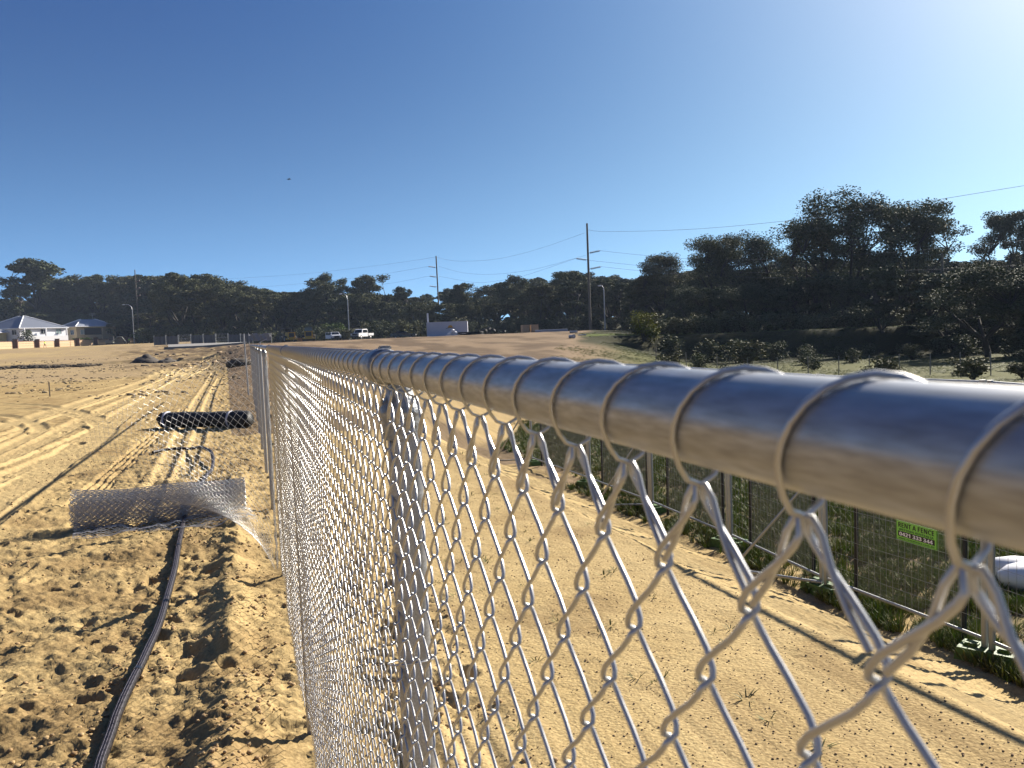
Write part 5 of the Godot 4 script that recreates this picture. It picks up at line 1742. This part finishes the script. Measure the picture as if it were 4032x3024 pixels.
func build_trees() -> void:
	var lm := vmat("leaf", 0.72)
	lm.metallic_specular = 0.16
	lm.backlight_enabled = true
	lm.backlight = lin(0.03, 0.034, 0.010)
	var g1 := Color(0.112, 0.116, 0.060)
	var g2 := Color(0.090, 0.100, 0.054)
	var g3 := Color(0.120, 0.116, 0.058)
	var kinds := [gum(101, 5.6, 0.26, 32, 440, 0.36, g1), gum(102, 4.6, 0.20, 30, 440, 0.36, g2), gum(103, 6.2, 0.30, 36, 420, 0.36, g1), gum(104, 4.8, 0.02, 40, 560, 0.44, g3), gum(105, 5.2, 0.02, 42, 560, 0.44, g2)]
	var big := [gum(201, 6.6, 0.36, 54, 480, 0.25, g1), gum(202, 5.6, 0.32, 50, 460, 0.25, g3), gum(203, 7.4, 0.24, 60, 440, 0.26, g2)]
	var lone := gum(301, 5.6, 0.42, 34, 420, 0.44, g2)
	var shrubs := [shrub(401, 14, 90, 0.26, g1), shrub(402, 12, 100, 0.24, g2), shrub(403, 16, 90, 0.28, g3)]
	var gold := shrub(411, 18, 110, 0.22, Color(0.15, 0.15, 0.025))
	var lime := shrub(412, 16, 100, 0.24, Color(0.075, 0.11, 0.025))
	rng.seed = 500
	# the trees that draw the skyline: column, top, distance, kind, crown width factor
	var named := [
		[150, 1026, 300, lone, 1.25, "lone umbrella-crowned gum on the forested hill above the white house"],
		[75, 1128, 290, kinds[1], 1.0, "thin-crowned gum lower down the slope beside the umbrella-crowned one"],
		[1296, 1082, 232, kinds[2], 1.15, "broad gum whose open crown rises over the utility truck"],
		[1470, 1086, 236, kinds[0], 1.1, "gum with ragged side tufts rising behind the parked sedan"],
		[1592, 1128, 232, kinds[1], 0.8, "small gum with a leaning tuft between the sedan and the container"],
		[1835, 1117, 215, kinds[0], 0.9, "knobbly-topped gum right behind the site container"],
		[2022, 1088, 205, kinds[2], 1.0, "airy gum above the brick pallets with sky through its crown"],
		[2240, 1070, 190, kinds[0], 1.1, "rounded gum just behind the tallest power pole"],
		[2610, 1010, 150, big[1], 1.0, "twin-topped gum at the lower edge of the big grove"],
		[2830, 938, 128, big[0], 1.0, "broad flat-topped gum over the yellow-green bush"],
		[2960, 934, 132, big[2], 0.9, "wide gum with see-through crown next to the flat-topped one"],
		[3330, 782, 112, big[2], 1.05, "tallest gum of the grove with spreading open limbs"],
		[3190, 880, 116, big[1], 0.9, "gum with low drooping side crown leaning from the tallest one"],
		[3610, 808, 115, big[0], 1.0, "second tallest gum with a deep gap between it and the tallest"],
		[3960, 848, 138, big[1], 0.9, "pale-leaved gum standing apart at the grove's thin end"],
		[4150, 880, 134, big[0], 1.0, "dense gum behind the pale-leaved one at the grove's thin end"]]
	for q in named:
		var b := gp(q[0], q[2])
		var t := top_height(q[0], q[1], q[2], b.y) / 13.6
		plant("gum_tree", q[5], "tree", q[3], b, t, t * float(q[4]), "gums that stand out of the skyline")
	# the wood under the skyline
	for row in [[282.0, -330, 2500, 92, 1.0], [250.0, -300, 2600, 80, 1.0], [222.0, 700, 2700, 78, 0.9], [196.0, 1650, 2800, 80, 0.78], [178.0, 2150, 4400, 84, 0.92], [152.0, 2500, 4400, 88, 0.86], [128.0, 2700, 4400, 92, 0.74], [108.0, 2750, 4400, 100, 0.66], [88.0, 3480, 5600, 130, 0.8], [72.0, 3900, 6000, 170, 0.85], [56.0, 4300, 6400, 240, 0.9]]:
		var px := float(row[1])
		while px < row[2]:
			var x := px + rng.randf_range(-30, 30)
			var d := float(row[0]) * rng.randf_range(0.96, 1.04)
			if x < 700.0: d = maxf(d + 34.0, 306.0 + rng.randf_range(0.0, 10.0))
			var b := gp(x, d)
			var top := lerpf(1330.0, skyline(x) + rng.randf_range(-14.0, 22.0), row[4])
			var t := clampf(top_height(x, top, d, b.y), 4.0, 20.0) / 13.4
			var kd: Array = kinds[rng.randi() % 5] if d > 140.0 else [kinds[3], kinds[4], big[2]][rng.randi() % 3]
			var where := "on the slope behind the boundary wall and houses"
			if d < 96.0: where = "crowding the edge of the grassy hollow"
			elif x > 2650.0: where = "in the tall grove beyond the grassy bank"
			elif x > 2120.0: where = "in the wood around the tallest power pole"
			elif x > 1520.0: where = "in the wood behind the site container and pallets"
			elif x > 1080.0: where = "in the wood behind the parked trucks and yellow machines"
			elif x > 640.0: where = "in the wood behind the cloth barrier and road"
			plant("forest_tree", "dark grey-green gum tree massed " + where, "tree", kd, b, t, t * rng.randf_range(1.1, 1.6), "gum trees " + where)
			px += row[3]
	# forest on the hill above the houses
	for k in 130:
		var x := -260.0 + 1460.0 * (k % 26) / 26.0 + rng.randf_range(-28, 28)
		var d := 296.0 + 17.0 * (k / 26) + rng.randf_range(-5, 5)
		var b := gp(x, d)
		var t := minf(top_height(x, skyline(x) + rng.randf_range(0, 24), d, b.y), rng.randf_range(6.5, 9.0)) / 13.4
		if t < 0.25: continue
		plant("hill_tree", "low bushy gum on the forested hill above the houses", "tree", kinds[3 + rng.randi() % 2], b, t, t * rng.randf_range(1.6, 2.3), "gums on the forested hill")
	# scrub along the foot of the wood
	for row in [[210.0, 560, 1300, 46], [186.0, 1240, 2300, 44], [172.0, 1450, 2500, 46], [96.5, 2500, 4300, 40], [93.5, 2560, 4300, 46], [82.0, 2650, 4300, 130], [74.0, 2950, 4300, 210]]:
		var px := float(row[1])
		while px < row[2]:
			var b := gp(px + rng.randf_range(-15, 15), float(row[0]) * rng.randf_range(0.97, 1.03))
			var s := rng.randf_range(0.7, 1.5) * (1.0 if row[0] > 100.0 else 0.62)
			var where := "behind the mound and its site things" if row[0] > 100.0 and px > 1500.0 else ("behind the trucks and the barrier" if row[0] > 100.0 else ("along the lit bank below the grove" if row[0] > 90.0 else "down in the hollow before the bank"))
			plant("scrub_bush", "dusky scrub bush growing " + where, "bush", shrubs[rng.randi() % 3], b - Vector3(0, 0.1, 0), s, s * rng.randf_range(1.0, 1.5), "scrub " + where)
			px += row[3]
	for k in 16:
		var px := rng.randf_range(2560, 4050)
		var d := rng.randf_range(34, 62)
		var b := gp(px, d)
		var s := rng.randf_range(0.2, 0.48)
		plant("low_shrub", "low grey-green shrub scattered over the grassy hollow", "bush", shrubs[rng.randi() % 3], b, s, s * rng.randf_range(1.0, 1.5), "low shrubs in the grassy hollow")
	plant("golden_bush", "round yellow-green bush glowing at the edge of the grove", "bush", gold, gp(2532, 88), 1.15, 1.15, "")
	plant("lime_bush", "bright green bush behind the utility truck's open door", "bush", lime, gp(1310, 196), 1.5, 2.0, "")
	plant("garden_shrub", "dark rounded shrub growing before the white house", "bush", shrubs[1], gp(108, 240), 1.9, 1.7, "")
	plant("wall_shrub", "bushy green shrub growing over the end of the boundary wall", "bush", lime, gp(540, 266), 1.1, 1.5, "")
	for k in 3:
		plant("garden_hedge", "yellowish hedge plant in front of the cream house", "bush", lime, gp(300 + k * 24, 268), 0.8, 1.0, "hedge plants of the cream house")
	# thin stakes of an old wire fence in the hollow
	for k in 12:
		var b := gp(2580 + k * 120, 58 - k * 1.2)
		var m := MB.new()
		m.bar(Vector3(0, -0.2, 0), Vector3(rng.randf_range(-0.04, 0.04), 1.25, 0), 0.03, 6)
		solo("old_stake", m, mat("grey_wood", 0.22, 0.2, 0.17), "thin weathered stake of an old fence line in the grassy hollow", "stake", b, 0.0, "stakes of the old fence line")


# ----------------------------------------------------------------
func build_air() -> void:
	var cam := Camera3D.new()
	cam.name = "camera"
	cam.fov = rad_to_deg(2.0 * atan(1512.0 / FPX))
	cam.near = 0.02
	cam.far = 2500.0
	cam.transform = Transform3D(Basis(CR, CU, -CF), EYE)
	var lens := CameraAttributesPhysical.new()
	lens.frustum_focal_length = 26.96
	lens.frustum_focus_distance = 5.0
	lens.exposure_aperture = 17.0
	lens.frustum_near = 0.02
	lens.frustum_far = 2500.0
	cam.attributes = lens
	add_child(cam)
	cam.current = true

	# clear air: deep blue overhead, paler low down, whiter round the sun
	var w := 512
	var hh := 256
	var im := Image.create(w, hh, false, Image.FORMAT_RGBAF)
	for y in hh:
		var el := PI * 0.5 - PI * (y + 0.5) / hh
		for x in w:
			var az := TAU * (x + 0.5) / w
			var d := Vector3(sin(az) * cos(el), sin(el), -cos(az) * cos(el))
			var k := exp(-maxf(rad_to_deg(el), 0.0) / 8.0)
			var c := Vector3(0.025, 0.065, 0.22) + Vector3(0.30, 0.63, 0.96) * k
			var ang := rad_to_deg(acos(clampf(d.dot(SUN), -1.0, 1.0)))
			c += Vector3(3.6 * exp(-ang / 9.3), 2.45 * exp(-ang / 12.7), 1.85 * exp(-ang / 18.3)) + Vector3(0.8, 1.0, 0.6) * (k * exp(-pow(ang / 38.0, 2.0)))
			if el < 0.0: c = Vector3(0.28, 0.24, 0.18)
			c /= EXPOSURE
			im.set_pixel(x, y, Color(c.x, c.y, c.z))
	var sm := PanoramaSkyMaterial.new()
	sm.panorama = ImageTexture.create_from_image(im)
	var sky := Sky.new()
	sky.sky_material = sm
	var e := Environment.new()
	e.background_mode = Environment.BG_SKY
	e.sky = sky
	e.tonemap_mode = Environment.TONE_MAPPER_LINEAR
	e.tonemap_exposure = EXPOSURE
	e.sdfgi_enabled = true
	e.ssao_enabled = true
	e.ssil_enabled = true
	e.fog_enabled = true
	e.fog_density = 0.00016
	e.fog_light_color = Color(0.80, 0.88, 1.0)
	var we := WorldEnvironment.new()
	we.name = "world_environment"
	we.environment = e
	add_child(we)

	var sun := DirectionalLight3D.new()
	sun.name = "sun"
	sun.light_color = Color(1.0, 0.965, 0.91)
	sun.light_energy = 1.6
	sun.light_angular_distance = 0.5
	sun.shadow_enabled = true
	add_child(sun)
	sun.look_at_from_position(SUN * 100.0, Vector3.ZERO)

func _ready() -> void:
	build_air()
	for q in [[n_lump, 7.0, 2], [n_fine, 22.0, 2], [n_big, 0.035, 3], [n_mid, 1.5, 3]]:
		q[0].noise_type = FastNoiseLite.TYPE_SIMPLEX_SMOOTH
		q[0].frequency = q[1]
		q[0].fractal_octaves = q[2]
	for s in [build_ground, build_fence, build_mesh_roll, build_near, build_hired_fence, build_vehicles, build_site, build_poles, build_houses, build_people, build_trees, build_grass]:
		s.call()
